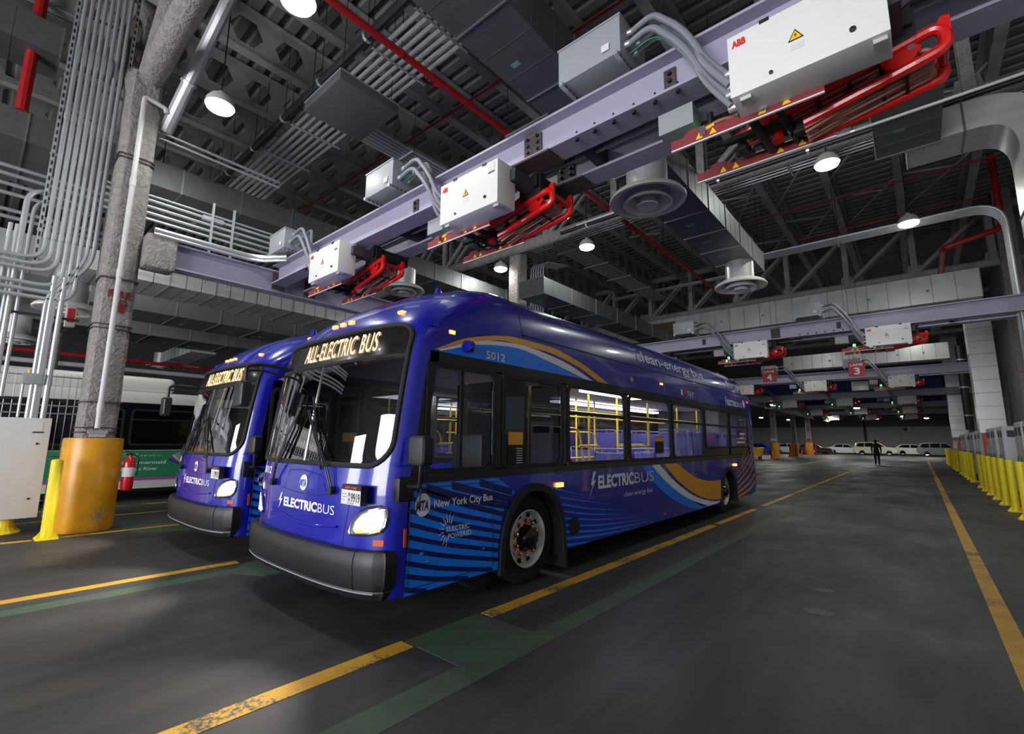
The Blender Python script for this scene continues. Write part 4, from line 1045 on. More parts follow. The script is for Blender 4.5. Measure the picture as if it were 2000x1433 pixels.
    cl = MB().box(-1.2, 1.2, 2.9, 13.7, 2.42, 2.46); P(cl, 'cabin_ceiling', INTER)
    P(MB().box(-1.22, 1.22, 13.55, 13.6, .75, 2.4), 'cabin_rear_wall', INTER)
    P(MB().box(-1.2, 1.2, 2.5, 3.0, .75, 1.22), 'dashboard', BLACKP, bevel=.06)
    P(MB().tube([(.62+.23*math.cos(2*PI*k/20), 3.02+.12*math.sin(2*PI*k/20), 1.27+.17*math.sin(2*PI*k/20)) for k in range(20)], .018, 6, closed=True), 'steering_wheel', BLACKP)
    ds = P(MB().box(.35, .9, 3.5, 3.95, .75, .95), 'driver_seat', BLACKP, bevel=.05); P(MB().box(.37, .88, 3.88, 4.02, .9, 1.65), 'seat_back', BLACKP, ds, bevel=.05)
    P(MB().box(.05, 1.2, 4.25, 4.29, 1.18, 2.3), 'driver_partition', GLASSD)
    for lx, y0, y1 in ((-.78, 7.6, 12.4), (.80, 6.2, 8.0)):
        P(MB().box(lx-.09, lx+.09, y0, y1, 2.33, 2.37), 'light_strip', STRIPL)
    for yy in (5.6, 7.4):
        l = area('cabin_light', (0, yy-2.2, 2.36), (0, 0, 0), 1.2, 1.2, 45, (.85, .82, 1)); l.parent = R
    l = area('cabin_light', (0, 10.6-2.2, 2.36), (0, 0, 0), 1.2, 3.4, 50, (.80, .78, 1)); l.parent = R
    seat0 = None
    for sx in (-.85, .85):
        for y in (5.2, 6.0, 6.8, 7.6, 8.4, 9.4, 10.2, 11.0, 11.8, 12.6):
            if sx > 0 and y < 6.5: continue
            z0 = .37 if y < 9.2 else .75
            if seat0 is None:
                s0 = MB().box(-.36, .36, -.22, .22, .36, .42); s0 = P(s0, 'passenger_seat', SEATB, bevel=.03)
                b0 = MB().box(-.36, .36, .17, .24, .42, 1.02).build('seat_back', SEATB, s0, bevel=.03, off=OFF)
                g0 = MB().tube(fillet([(-.34, .2, .95), (-.34, .2, 1.08), (.34, .2, 1.08), (.34, .2, .95)], .06), .016, 6).build('grab_handle', SEATG, s0, smooth=True, off=OFF)
                f0 = MB().box(-.25, .25, -.1, .1, 0, .36).build('seat_pedestal', SEATG, s0, off=OFF)
                s0.location = (sx, y, z0); seat0 = s0
            else:
                c = copy_tree(seat0, R); c.location = (sx, y, z0)
    for (px, py) in ((-.45, 4.9), (.45, 5.3), (-.45, 6.4), (.45, 6.9), (-.45, 7.9), (.45, 7.9), (-.45, 8.6), (.45, 9.2), (-.45, 9.6), (.4, 10.9), (-.45, 11.2), (.4, 12.2)):
        P(MB().tube([(px, py, .4), (px, py, 2.42)], .018, 8), 'stanchion', YPOLE, smooth=True)
    for (px, y0, y1, z) in ((-.45, 4.9, 12.2, 2.05), (.45, 5.3, 12.2, 2.05)):
        P(MB().tube([(px, y0, z), (px, y1, z)], .016, 8), 'overhead_rail', YPOLE, smooth=True)
    for (px, y0, y1, z) in ((.45, 5.3, 6.6, 1.78), (.45, 6.6, 7.3, 1.5), (.45, 7.9, 9.4, 1.48), (-.45, 7.6, 8.6, 1.75), (-.45, 7.6, 9.4, 1.25), (-.45, 9.6, 11.0, 1.5)):
        P(MB().tube(fillet([(px, y0, z), (px, y1, z), (px, y1+.12, z-.6)], .2), .016, 8), 'guard_rail', YPOLE, smooth=True)
    # ---- wheels, underside
    for y in (4.33, 11.47):
        for s in (1, -1): wheel(R, y, s*1.20, s)
    P(MB().box(-.78, .78, 2.6, 13.6, .26, .34), 'underframe', MASKG)
    for s in (1, -1):
        for y0, y1 in ((2.6, 3.7), (4.98, 10.85), (12.1, 13.6)): P(MB().box(min(s*.75, s*1.26), max(s*.75, s*1.26), y0, y1, .27, .36), 'underfloor_pan', MASKG)
    return R
build_bus('electric_bus', '5012', 'BH9919', -4.665, 0.0, 'nearest blue electric bus, numbered 5012, with lit destination sign')
build_bus('electric_bus', '5008', 'BH9912', -8.26, 0.10, 'blue electric bus partly hidden behind the nearest bus, beside the yellow column base')
# ------------------------------------------------------------------ ducts
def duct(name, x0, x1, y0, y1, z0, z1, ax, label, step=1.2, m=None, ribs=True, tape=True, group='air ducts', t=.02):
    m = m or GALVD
    r = empty(name, (x0, y0, z0)); o = (-x0, -y0, -z0); tag(r, label, 'air duct', group)
    MB().box(x0, x1, y0, y1, z0, z1).build('duct_body', m, r, off=o)
    a0, a1 = (x0, x1) if ax == 'x' else ((y0, y1) if ax == 'y' else (z0, z1))
    n = max(1, int((a1-a0)/step)); s = (a1-a0)/n
    for k in range(n+1):
        p = a0+s*k
        if ax == 'x': b = MB().ring(rrect(y0-t, y1+t, z0-t, z1+t, .01, 1), rrect(y0, y1, z0, z1, .01, 1), p-.014, p+.014, 'x')
        elif ax == 'y': b = MB().ring(rrect(x0-t, x1+t, z0-t, z1+t, .01, 1), rrect(x0, x1, z0, z1, .01, 1), p-.014, p+.014, 'y')
        else: b = MB().ring(rrect(x0-t, x1+t, y0-t, y1+t, .01, 1), rrect(x0, x1, y0, y1, .01, 1), p-.014, p+.014, 'z')
        b.build('flange_seam', SEAM, r, off=o)
        if ribs and k < n:
            for q in (1/3, 2/3):
                pp = p+s*q; e = .004
                if ax == 'x': c = MB().ring(rrect(y0-e, y1+e, z0-e, z1+e, .005, 1), rrect(y0, y1, z0, z1, .005, 1), pp-.006, pp+.006, 'x')
                elif ax == 'y': c = MB().ring(rrect(x0-e, x1+e, z0-e, z1+e, .005, 1), rrect(x0, x1, z0, z1, .005, 1), pp-.006, pp+.006, 'y')
                else: c = MB().ring(rrect(x0-e, x1+e, y0-e, y1+e, .005, 1), rrect(x0, x1, y0, y1, .005, 1), pp-.006, pp+.006, 'z')
                c.build('cross_break', DARKST if m is GALV else m, r, off=o)
    if tape:
        for k in range(n):
            p = a0+s*(k+.25+.4*random.random()); w = .05
            if ax == 'y': MB().box(x0+.3*(x1-x0), x0+.3*(x1-x0)+.16, p-w, p+w, z0-.003, z0).build('tape_label', TAPE, r, off=o)
            elif ax == 'x': MB().box(p-w, p+w, y0-.003, y0, z0+.4*(z1-z0), z0+.4*(z1-z0)+.10).build('tape_label', TAPE, r, off=o)
    return r
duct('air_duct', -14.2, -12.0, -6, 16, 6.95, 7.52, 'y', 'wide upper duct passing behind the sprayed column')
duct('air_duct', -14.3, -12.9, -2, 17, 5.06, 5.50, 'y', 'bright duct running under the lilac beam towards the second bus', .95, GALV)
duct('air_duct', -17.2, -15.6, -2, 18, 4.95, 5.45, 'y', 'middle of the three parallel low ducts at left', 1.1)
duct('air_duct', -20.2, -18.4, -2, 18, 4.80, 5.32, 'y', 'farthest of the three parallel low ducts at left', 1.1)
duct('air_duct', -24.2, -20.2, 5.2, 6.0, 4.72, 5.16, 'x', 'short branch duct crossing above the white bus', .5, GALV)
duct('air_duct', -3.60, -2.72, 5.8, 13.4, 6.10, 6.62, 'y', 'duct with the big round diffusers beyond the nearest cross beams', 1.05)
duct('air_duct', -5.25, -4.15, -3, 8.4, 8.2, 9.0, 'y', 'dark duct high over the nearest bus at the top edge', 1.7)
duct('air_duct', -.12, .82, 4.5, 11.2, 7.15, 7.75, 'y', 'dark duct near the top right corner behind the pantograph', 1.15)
duct('air_duct', -13.5, 2.2, 23.1, 23.7, 6.80, 7.86, 'x', 'long shiny cross duct under the far roof truss', 1.9, GALV)
duct('air_duct', -6.0, 1.6, 33.0, 33.8, 6.0, 6.85, 'x', 'second shiny cross duct farther down the hall', 1.4, GALV)
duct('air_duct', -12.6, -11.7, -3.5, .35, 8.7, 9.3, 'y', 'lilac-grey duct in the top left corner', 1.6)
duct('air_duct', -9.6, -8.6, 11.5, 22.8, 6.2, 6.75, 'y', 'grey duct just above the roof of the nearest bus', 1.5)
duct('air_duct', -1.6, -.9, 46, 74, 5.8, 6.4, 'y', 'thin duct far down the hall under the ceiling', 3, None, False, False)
for k, (x0, x1, y0, y1, z1, lab) in enumerate(((1.95, 2.75, 27.6, 28.5, 7.0, 'tall vertical duct in front of the right wall, nearer one of two'), (1.75, 2.6, 44.5, 45.6, 9.2, 'tall vertical duct in front of the right wall, farther one of two'))):
    duct('vertical_duct', x0, x1, y0, y1, 2.05, z1, 'z', lab, 1.35, GALV, True, False)
# duct with elbows coming down at the right edge
def bent_duct(pts, w, h, name, label, m=GALV):
    """rectangular duct swept along pts, all in a plane of constant y; h is the height in that plane, w the depth along y"""
    r = empty(name, pts[0]); tag(r, label, 'air duct', 'air ducts')
    b = MB(); rows = []; P = [Vector(p) for p in pts]
    for i, p in enumerate(P):
        t = (P[min(i+1, len(P)-1)]-P[max(i-1, 0)]).normalized(); n = Vector((-t.z, 0, t.x))
        rows.append([p+n*h/2+Vector((0, -w/2, 0)), p+n*h/2+Vector((0, w/2, 0)), p-n*h/2+Vector((0, w/2, 0)), p-n*h/2+Vector((0, -w/2, 0)), p+n*h/2+Vector((0, -w/2, 0))])
    b.grid(rows); o = (-pts[0][0], -pts[0][1], -pts[0][2])
    b.build('duct_body', m, r, smooth=True, off=o)
    for i in (0, 3, 14, 17, 20):
        if i < len(rows):
            q = rows[i][:4]; c = P[i]
            MB().tube([c+(v-c)*1.03 for v in q], .018, 4, closed=True).build('flange_seam', SEAM, r, off=o)
    return r
el = fillet([(.35, 11.6, 7.45), (2.05, 11.6, 7.45), (2.05, 11.6, 2.9)], .85, 8)
ed = [el[0], (.8, 11.6, 7.45), (1.0, 11.6, 7.45), (1.15, 11.6, 7.45)]+el[1:-1]+[(2.05, 11.6, 6.2), (2.05, 11.6, 5.6), (2.05, 11.6, 5.0), (2.05, 11.6, 4.4), (2.05, 11.6, 3.8), (2.05, 11.6, 3.2)]
bent_duct([Vector(p) for p in ed], .9, .56, 'elbow_duct', 'shiny duct bending down at the right edge of the picture')

# round diffusers
def diffuser():
    r = empty('ceiling_diffuser')
    MB().lathe([(.27, .52), (.27, .02), (.30, 0)], 32).build('neck', GALV, r, smooth=True)
    MB().lathe([(.29, .02), (.38, -.01), (.465, -.07), (.50, -.13), (.495, -.155), (.465, -.16), (.42, -.12), (.30, -.04)], 40, closed=True).build('outer_ring', DIFFU, r, smooth=True)
    MB().lathe([(.20, -.05), (.26, -.11), (.315, -.19), (.32, -.21), (.30, -.215), (.24, -.16), (.18, -.06)], 36, closed=True).build('middle_ring', DIFFU, r, smooth=True)
    MB().lathe([(.08, -.06), (.105, -.14), (.145, -.225), (.14, -.245), (.08, -.235), (.001, -.23)], 28).build('centre_cone', DIFFU, r, smooth=True)
    MB().lathe([(.265, .0), (.001, .0)], 20, (0, 0, .04)).build('throat', MASKG, r)
    return r
DF = diffuser()
for k, (x, y, z, lab) in enumerate(((-3.02, 6.88, 5.62, 'big round ceiling diffuser between the pantographs and the right-hand duct'), (-3.08, 12.45, 5.62, 'round ceiling diffuser at the far end of the same duct'),
        (-11.4, 8.2, 6.15, 'round diffuser behind the pantograph over the second bus'), (-17.7, 8.3, 5.85, 'round diffuser just above the corner of the nearest bus'), (-23.0, 7.8, 5.6, 'round diffuser above the roof of the second bus'),
        (-28.4, 6.1, 5.2, 'round diffuser hanging above the white bus'), (-14.4, 1.25, 4.55, 'round diffuser hidden behind the conduits left of the column'), (-18.5, .6, 4.30, 'round diffuser at the left edge behind the conduits'))):
    o = DF if k == 0 else dup(DF)
    o.location = (x, y, z); o.scale = (1.22, 1.22, 1.0); tag(o, lab, 'diffuser', 'round ceiling diffusers')

# ------------------------------------------------------------------ pipes and conduits
def pipe(pts, r, m, name, label, cat='pipe', group='overhead pipes', fil=0., n=10, clamps=0, cm=None):
    e = empty(name, pts[0]); o = tuple(-c for c in pts[0]); tag(e, label, cat, group)
    path = fillet(pts, fil) if fil else pts
    MB().tube(path, r, n).build('pipe_run', m, e, smooth=True, off=o)
    if clamps:
        a, b = Vector(pts[0]), Vector(pts[1]); L = (b-a).length; d = (b-a).normalized()
        for k in range(clamps):
            c = a+d*(L*(k+.5)/clamps)
            MB().tube([c-d*.03, c+d*.03], r*1.22, n).build('clamp', cm or CONDUIT, e, smooth=True, off=o)
            if abs(d.z) < .5: MB().tube([c+Vector((0, 0, r)), (c.x, c.y, 10.9)], .008, 5).build('hanger_rod', BOLT, e, off=o)
    return e
pipe([(-22, 4.05, 9.0), (2.5, 4.05, 9.0)], .085, PIPEB, 'drain_pipe', 'thick black pipe crossing the top of the picture', clamps=14)
pipe([(-6.67, -6, 8.7), (-6.67, 24, 8.7)], .065, REDP, 'sprinkler_main', 'red sprinkler main running lengthwise above the nearest bus', fil=0, clamps=10, cm=REDP)
pipe([(-6.7, 5.7, 8.75), (-7.4, 5.7, 9.25), (-7.4, 5.3, 9.3), (-9.2, 5.3, 9.35)], .03, REDP, 'sprinkler_branch', 'thin red branch pipe with a swan neck over the chargers', fil=.06)
for k, (y, x1, z) in enumerate(((7.2, -21, 9.872), (10.2, -21, 9.872), (15.2, -3, 9.872), (18.6, -4, 9.872), (21.6, -3, 9.872))):
    pipe([(2.5, y, z), (x1, y, z)], .028, REDP, 'sprinkler_branch', '%s thin red sprinkler branch across the roof, counted from the camera' % ORD[k])
pipe([(-12.0, .0, 11), (-12.0, .0, 7.5)], .09, REDP, 'fire_riser', 'fat red riser behind the top left duct')
pipe([(2.6, 20.5, 10.8), (2.6, 20.5, 8.3), (1.2, 20.5, 8.0), (1.2, 23.9, 7.9)], .09, REDP, 'fire_riser', 'fat red riser with elbows near the right wall', fil=.2)
pipe([(1.55, 9.3, 10.5), (1.55, 9.3, 7.9), (2.8, 9.3, 7.7)], .09, REDP, 'fire_riser', 'fat red pipe by the right edge above the elbow duct', fil=.2)
pipe([(-8, 11.6, 8.05), (3.5, 11.6, 8.05)], .055, PIPEB, 'drain_pipe', 'black pipe slung below the sprayed truss', clamps=6)
pipe([(.75, 6.6, 6.4), (2.9, 6.6, 6.4)], .06, PIPEB, 'drain_pipe', 'black pipe at the right edge beside the red loop', clamps=2)
pipe([(.78, 6.6, 7.9), (.78, 6.6, 6.4)], .05, PIPEB, 'drain_pipe', 'upright black pipe at the right edge beside the red loop')
pipe([(-6, 9.4, 6.9), (3, 9.4, 6.9)], .025, PIPEW, 'white_pipe', 'thin white pipe behind the second cross beam', clamps=4)
# steep big pipe at upper left
pipe([(-11.0, 1.95, 7.7), (-8.2, 2.5, 10.9)], .12, GALV, 'sloping_pipe', 'big shiny sloping pipe beside the head of the sprayed column', clamps=2, cm=GALV)
pipe([(-11.0, 1.6, 8.4), (-9.9, 1.75, 10.9)], .22, FIREP, 'sprayed_brace', 'rough sprayed diagonal brace at the head of the column', 'brace')
pipe([(-11.3, 1.5, 8.4), (-12.6, .9, 10.9)], .20, FIREP, 'sprayed_brace', 'rough sprayed brace leaning left at the head of the column', 'brace')

def rack(pts_fn, n, r, label, name='conduit_rack', m=CONDUIT, strut=None, fil=0.):
    e = empty(name, pts_fn(0)[0]); o = tuple(-c for c in pts_fn(0)[0]); tag(e, label, 'conduit rack', 'conduit racks')
    for k in range(n):
        p = pts_fn(k); MB().tube(fillet(p, fil) if fil else p, r, 8).build('conduit', m, e, smooth=True, off=o)
    for s in (strut or []):
        MB().tube(s, .028, 4).build('strut_channel', m, e, off=o)
        for q in s: MB().tube([q, (q[0], q[1], 10.9)], .008, 4).build('hanger_rod', BOLT, e, off=o)
    return e
rack(lambda k: [(-16.5, 4.35+.155*k, 9.0), (-2, 4.35+.155*k, 9.0)], 7, .048, 'rack of seven conduits crossing high beside the thick black pipe', strut=[[(x, 4.2, 8.93), (x, 5.45, 8.93)] for x in (-15.5, -12.2, -10.6, -7.2, -5.9, -3.5)])
rack(lambda k: [(-10.4, 4.5, 8.6-.0*k+.0), (-10.4, 4.5, 8.6)] if 0 else [(-9.6+.12*k, 4.6, 8.75), (-9.6+.12*k, 13, 8.75)], 6, .035, 'lengthwise rack of slim conduits behind the grey pull box', strut=[[(-9.75, y, 8.7), (-8.9, y, 8.7)] for y in (6.5, 9.5)])
rack(lambda k: [(-11, 13.3+.16*k, 9.0), (3.4, 13.3+.16*k, 9.0)], 6, .03, 'rack of thin conduits crossing behind the far lamp', strut=[[(x, 13.1, 8.95), (x, 14.3, 8.95)] for x in (-8, -5, -2, 1)])
rack(lambda k: [(-10.0+.13*k, 13.6, 8.9), (-10.0+.13*k, 23, 8.9)], 7, .03, 'lengthwise rack of thin conduits over the rear of the nearest bus', strut=[[(-10.2, y, 8.85), (-9.0, y, 8.85)] for y in (14.5, 16.5, 18.5, 20.5)])
rack(lambda k: [(-10.3+.11*k, 13.0+.0*k, 5.5), (-10.3+.11*k, 13.0, 8.0-.0*k), (-10.3+.11*k, 14.6, 8.3)], 6, .028, 'group of conduits dropping behind the roof of the nearest bus', strut=[[(-10.4, 12.95, z), (-9.65, 12.95, z)] for z in (6.4, 7.2)], fil=.4)
rack(lambda k: [(-4.6, 17.3+.11*k, 8.0), (2.3, 17.3+.11*k, 8.0), (2.3, 17.3+.11*k, 2.6)], 6, .038, 'bright conduits bending down near the right wall', strut=[[(x, 17.2, 7.94), (x, 18.0, 7.94)] for x in (-3.6, -1.4)], fil=.7)
rack(lambda k: [(-12, 22.2+.1*k, 9.2), (-5, 22.2+.1*k, 9.2)], 4, .03, 'short rack of conduits beside the far truss')

pb = empty('pull_box', (-8.95, 3.78, 8.2)); tag(pb, 'large grey pull box hanging on the conduit rack', 'junction box', None)
MB().box(0, 1.42, 0, 1.28, 0, .20).build('body', GALVD, pb, bevel=.005); MB().box(-.01, 1.43, -.01, 1.29, .19, .21).build('lid', GREYBOX, pb)
for x in (.1, 1.32):
    for y in (.1, 1.18): MB().tube([(x, y, .2), (x, y, 2.72)], .008, 5).build('hanger_rod', BOLT, pb)

# ------------------------------------------------------------------ lamps
def lamp(rod=3.1):
    r = empty('high_bay_lamp')
    MB().lathe([(.05, .30), (.07, .24), (.17, .20), (.235, .10), (.25, .02), (.25, 0)], 28).build('housing', LAMPB, r, smooth=True)
    MB().lathe([(.235, .0), (.22, -.05), (.15, -.085), (.001, -.10)], 28).build('lens', LAMPE, r, smooth=True)
    MB().tube([(0, 0, .3), (0, 0, rod)], .012, 6).build('hanger_rod', BOLT, r)
    return r
LP = lamp()
def light_at(x, y, z, pw, i):
    l = bpy.data.lights.new('lamp_light', 'AREA'); l.shape = 'DISK'; l.size = .44; l.energy = pw; l.color = (.97, 1, .95)
    o = bpy.data.objects.new('lamp_light', l); COL.objects.link(o); o.location = (x, y, z-.11)
LAMPW = 62
spots = [(-9.5, 2.45, 7.8, 'round lamp left of the black pipe, beside the sloping pipe'), (-6.2, 2.4, 7.8, 'round lamp cut by the top edge of the picture'), (-1.0, 12.0, 7.8, 'brightest round lamp below the red contact bars at right'), (.35, 16.9, 7.8, 'round lamp before the far truss, next to the bright conduits'),
         (-7.6, 12.5, 7.8, 'round lamp under the diffuser, above the rear of the nearest bus'), (-11.1, 12.2, 7.8, 'round lamp beside the pale column behind the bus'), (-14.7, 2.65, 7.8, 'round lamp half hidden behind the upper duct at left')]
for k, (x, y, z, lab) in enumerate(spots):
    o = LP if k == 0 else dup(LP); o.location = (x, y, z); tag(o, lab, 'lamp', 'round high-bay lamps'); light_at(x, y, z, LAMPW, k)
for k, (x, y) in enumerate(((-21, 9), (-21, -3), (-4.5, 27), (.3, 30), (-7.5, 33))):
    o = dup(LP, (x, y, 7.8)); tag(o, '%s round lamp deeper in the hall above the ducts, half hidden' % ORD[k], 'lamp', 'round high-bay lamps'); light_at(x, y, 7.8, LAMPW, k)
for k, (x, y) in enumerate(((-12, -7), (-18.5, -6))):  # two unseen lamps added to feed the windscreen reflections and fill the fronts
    o = dup(LP, (x, y, 7.8)); tag(o, '%s added round lamp behind the photographer, unseen, for windscreen reflections and fill' % ORD[k], 'lamp', 'round high-bay lamps'); light_at(x, y, 7.8, 90, k)
LPF, LPN = lamp(1.0), lamp(6.25)
for k, (x, y, w) in enumerate(((-9.6, 80, 'by the bus rear'), (-7.9, 68, 'over the third far column'), (-3.9, 76, 'above the walking man'), (-1.4, 70, 'left of the wall cooler'), (.9, 77, 'right of the wall cooler'), (-15, 66, 'over the blue car'), (-13.4, 74, 'behind the second far column'), (-4, 52, 'under the fifth row'), (-9, 44, 'under the fourth row'))):
    o = dup(LPF if y > 76 else LPN, (x, y, 4.7)) if k not in (0, 1) else (LPF if k == 0 else LPN)
    o.location = (x, y, 4.7); tag(o, 'small distant round lamp %s' % w, 'lamp', 'distant lamps'); light_at(x, y, 4.7, 190, k)

# ------------------------------------------------------------------ conduits and fittings at the left column
def riser():
    X = -11.35; e = empty('conduit_riser', (X, 1.0, 4.6)); o = (-X, -1.0, -4.6); tag(e, 'tall bundle of vertical conduits left of the sprayed column', 'conduit riser', None)
    ys = [.56+.092*k for k in range(8)]
    ends = []
    for k, y in enumerate(ys):
        if k < 6:
            zb = 4.52-.115*(k % 6) if k > 2 else 4.62-.1*k
            p = [(X, y, 10.9), (X, y, zb), (X, -2.0, zb)]
            pts = fillet(p, .30, 7)
        else:
            p = [(X, y, 10.9), (X, y, 4.75), (X, y-.42, 4.05), (X, y-.42, 1.85)]
            pts = fillet(p, .25, 6)
        c = MB().tube(pts, .036, 10).build('conduit', CONDUIT, e, smooth=True, off=o)
        for z in (5.02+.005*k, 7.35):
            MB().tube([(X, y, z), (X, y, z+.11)], .045, 10).build('coupling', CONDUIT, c, smooth=True, off=o)
        if k < 6: MB().box(X-.01, X+.065, y-.040, y+.040, 8.50, 8.85).build('conduit_body', GREYBOX, c, bevel=.02, off=o)
    for y in (.47, 1.32):
        s = MB().box(X-.07, X-.03, y-.03, y+.03, 4.5, 10.9).build('strut_channel', CONDUIT, e, off=o)
        for k in range(40): MB().box(X-.031, X-.027, y-.012, y+.012, 4.6+.15*k, 4.68+.15*k).build('slot', BOLT, s, off=o)
    for z in (5.15, 6.6, 8.2, 9.6): MB().box(X-.08, X-.04, .43, 1.36, z, z+.04).build('strut_rail', CONDUIT, e, off=o)
riser()
def left_drop():
    X = -11.5
    e = empty('conduit_drop', (X, .3, 2)); o = (-X, -.3, -2); tag(e, 'conduits with rounded tops at the far left edge', 'conduit riser', None)
    for k, (y0, z, r) in enumerate(((.26, 5.9, .042), (.36, 5.75, .03))):
        MB().tube(fillet([(X, y0, 2.2), (X, y0, z), (X, y0+.55, z+.05), (X-.3, y0+.9, z+.05)], .3, 7), r, 10).build('conduit', CONDUIT, e, smooth=True, off=o)
    for k, y in enumerate((.12, .20)):
        MB().tube([(X, y, 2.2), (X, y, 5.2)], .03, 8).build('conduit', CONDUIT, e, smooth=True, off=o)
    for k, z in enumerate((6.35, 6.2, 6.02, 5.85, 5.55, 5.42)):
        MB().tube([(X-.4, -3, z), (X-.4, 1.5, z)], .035, 8).build('conduit', CONDUIT, e, smooth=True, off=o)
left_drop()
e = empty('conduit_run', (-10.9, 1.9, 5.6)); tag(e, 'conduits running from the column along the lilac beam to a junction box', 'conduit run', None)
for k, (x, z, r) in enumerate(((-11.0, 6.16, .03), (-11.0, 6.03, .03), (-11.0, 5.90, .03), (-11.0, 5.77, .03), (-11.0, 6.26, .022))):
    MB().tube([(x, 1.2, z), (x, 4.35, z), (-10.4, 4.5, z-.15)], r, 8).build('conduit', CONDUIT, e, smooth=True, off=(10.9, -1.9, -5.6))
for k, (x, z, r) in enumerate(((-10.5, 5.42, .05), (-10.5, 5.34, .035))):
    MB().tube(fillet([(x, 1.9, z), (x, 3.7, z), (-9.9, 4.1, z)], .3), r, 10).build('conduit', CONDUIT, e, smooth=True, off=(10.9, -1.9, -5.6))
MB().box(-11.06, -10.94, 2.75, 3.15, 6.10, 6.20).build('conduit_body', GREYBOX, e, bevel=.02, off=(10.9, -1.9, -5.6))
for y in (2.9, 3.3):
    MB().box(-10.95, -10.90, y, y+.04, 4.75, 6.5).build('strut_channel', CONDUIT, e, off=(10.9, -1.9, -5.6))
pipe([(-11.2, 1.85, 7.75), (-11.2, 4.3, 7.7)], .032, CONDUIT, 'conduit_run', 'upper single conduit leading right from the column head', 'conduit', 'overhead pipes')
pipe([(-11.2, 1.9, 7.62), (-11.2, 4.3, 7.57)], .028, CONDUIT, 'conduit_run', 'lower single conduit leading right from the column head', 'conduit', 'overhead pipes')
wp = empty('white_downpipe', (-10.7, 1.55, 1.7)); tag(wp, 'white pipe running down the face of the sprayed column', 'pipe', None)
o_ = (10.7, -1.55, -1.7)
MB().tube(fillet([(-10.7, 1.88, 7.9), (-10.7, 1.86, 8.0), (-10.7, 1.52, 8.05), (-10.7, 1.52, 1.72)], .05), .042, 12).build('pipe_run', PIPEW, wp, smooth=True, off=o_)
for z in (2.0, 4.42, 6.2): MB().tube([(-10.7, 1.52, z), (-10.7, 1.52, z+.16)], .05, 12).build('coupling', PIPEW, wp, smooth=True, off=o_)
MB().box(-10.78, -10.64, 1.40, 1.66, 1.63, 1.68).build('pipe_bracket', GREYBOX, wp, off=o_); MB().box(-10.72, -10.68, 1.42, 1.64, 1.57, 1.63).build('pipe_bracket', GALV, wp, off=o_)

pipe([(-24, -4, 4.62), (-24, 20, 4.62)], .07, REDP, 'sprinkler_main', 'red pipe in the dark background above the white bus', clamps=5)
pipe([(-24.4, -4, 4.3), (-24.4, 20, 4.3)], .09, PIPEW, 'steam_pipe', 'white pipe below the red one in the background above the white bus', clamps=5)
pipe([(-24, 1.9, 4.6), (-24, 1.9, 3.2)], .05, REDP, 'sprinkler_branch', 'short red drop pipe in the background left of the sprayed column')
# ------------------------------------------------------------------ left foreground
def bollard(name='bollard', h=1.22, r=.075):
    e = empty(name)
    MB().lathe([(r, .02), (r, h-.03), (r*.8, h-.01), (.001, h)], 20).build('post', YELLOW, e, smooth=True)
    MB().box(-.15, .15, -.13, .13, 0, .022).build('base_plate', YELLOW, e)
    for k in range(4):
        a = PI/2*k; c, s = math.cos(a), math.sin(a)
        g = MB(); g.v = [(r*c, r*s, .02), (r*c+.07*c, r*s+.07*s, .02), (r*c, r*s, .12)]
        g.v += [(x-.008*s, y+.008*c, z) for x, y, z in g.v]; g.f = [(0, 1, 2), (3, 5, 4), (0, 3, 4, 1), (1, 4, 5, 2), (2, 5, 3, 0)]
        g.build('gusset', YELLOW, e)
    return e
BO = bollard(); BO.location = (-10.45, 1.06, 0); tag(BO, 'short yellow bollard beside the yellow drum of the near column', 'bollard', 'yellow bollards')
cb = empty('white_cabinet', (-11.3, .2, 0)); tag(cb, 'large white equipment cabinet at the left edge', 'cabinet', None)
MB().box(-.45, 0, -1.4, .80, .24, 1.88).build('body', WHITEP, cb, bevel=.01)
MB().box(.001, .006, .60, .70, 1.66, 1.80).build('paper_label', PAPER, cb); MB().box(.001, .007, .58, .72, 1.63, 1.65).build('label_bar', BOLT, cb)
for z in (1.45, .55): MB().lathe([(.018, 0), (.018, .012), (.001, .016)], 12, (0, .66, z), 'x').build('lock', BOLT, cb)
for y in (-1.2, .55): MB().lathe([(.20, 0), (.20, .02), (.12, .10), (.10, .24)], 16, (-.22, y-.1, 0)).build('leg', YELLOW, cb)
# mesh fence
fn = empty('mesh_fence', (-12.4, 0, 0)); tag(fn, 'tall wire fence behind the white cabinet', 'fence', None)
for k in range(40): MB().tube([(0, -2.2+.105*k, .1), (0, -2.2+.105*k, 2.75)], .008, 5).build('upright_wire', CONDUIT, fn)
for z in (.4, 1.2, 2.0, 2.15, 2.7): MB().tube([(0, -2.3, z), (0, 2.0, z)], .014, 5).build('rail', CONDUIT, fn)
for y in (-2.2, 2.0): MB().tube([(0, y, 0), (0, y, 2.8)], .035, 8).build('post', CONDUIT, fn, smooth=True)
gb = empty('grey_switch_box', (-11.35, .68, 2.44)); tag(gb, 'small grey switch box over the white cabinet', 'switch box', None)
MB().box(-.08, .08, -.12, .12, 0, .19).build('body', GREYBOX, gb, bevel=.01); MB().tube([(0, -.1, 0), (0, -.1, -.55)], .02, 8).build('conduit_stub', CONDUIT, gb, smooth=True)
for y in (-.05, .02): MB().tube([(0, y, .19), (0, y, .25)], .022, 8).build('gland', WARNY, gb)
for k, y in enumerate((.73, .82)):
    pass
dr = empty('conduit_pair', (-11.35, .8, 1.88)); tag(dr, 'two thick upright conduits entering the top of the white cabinet', 'conduit', None)
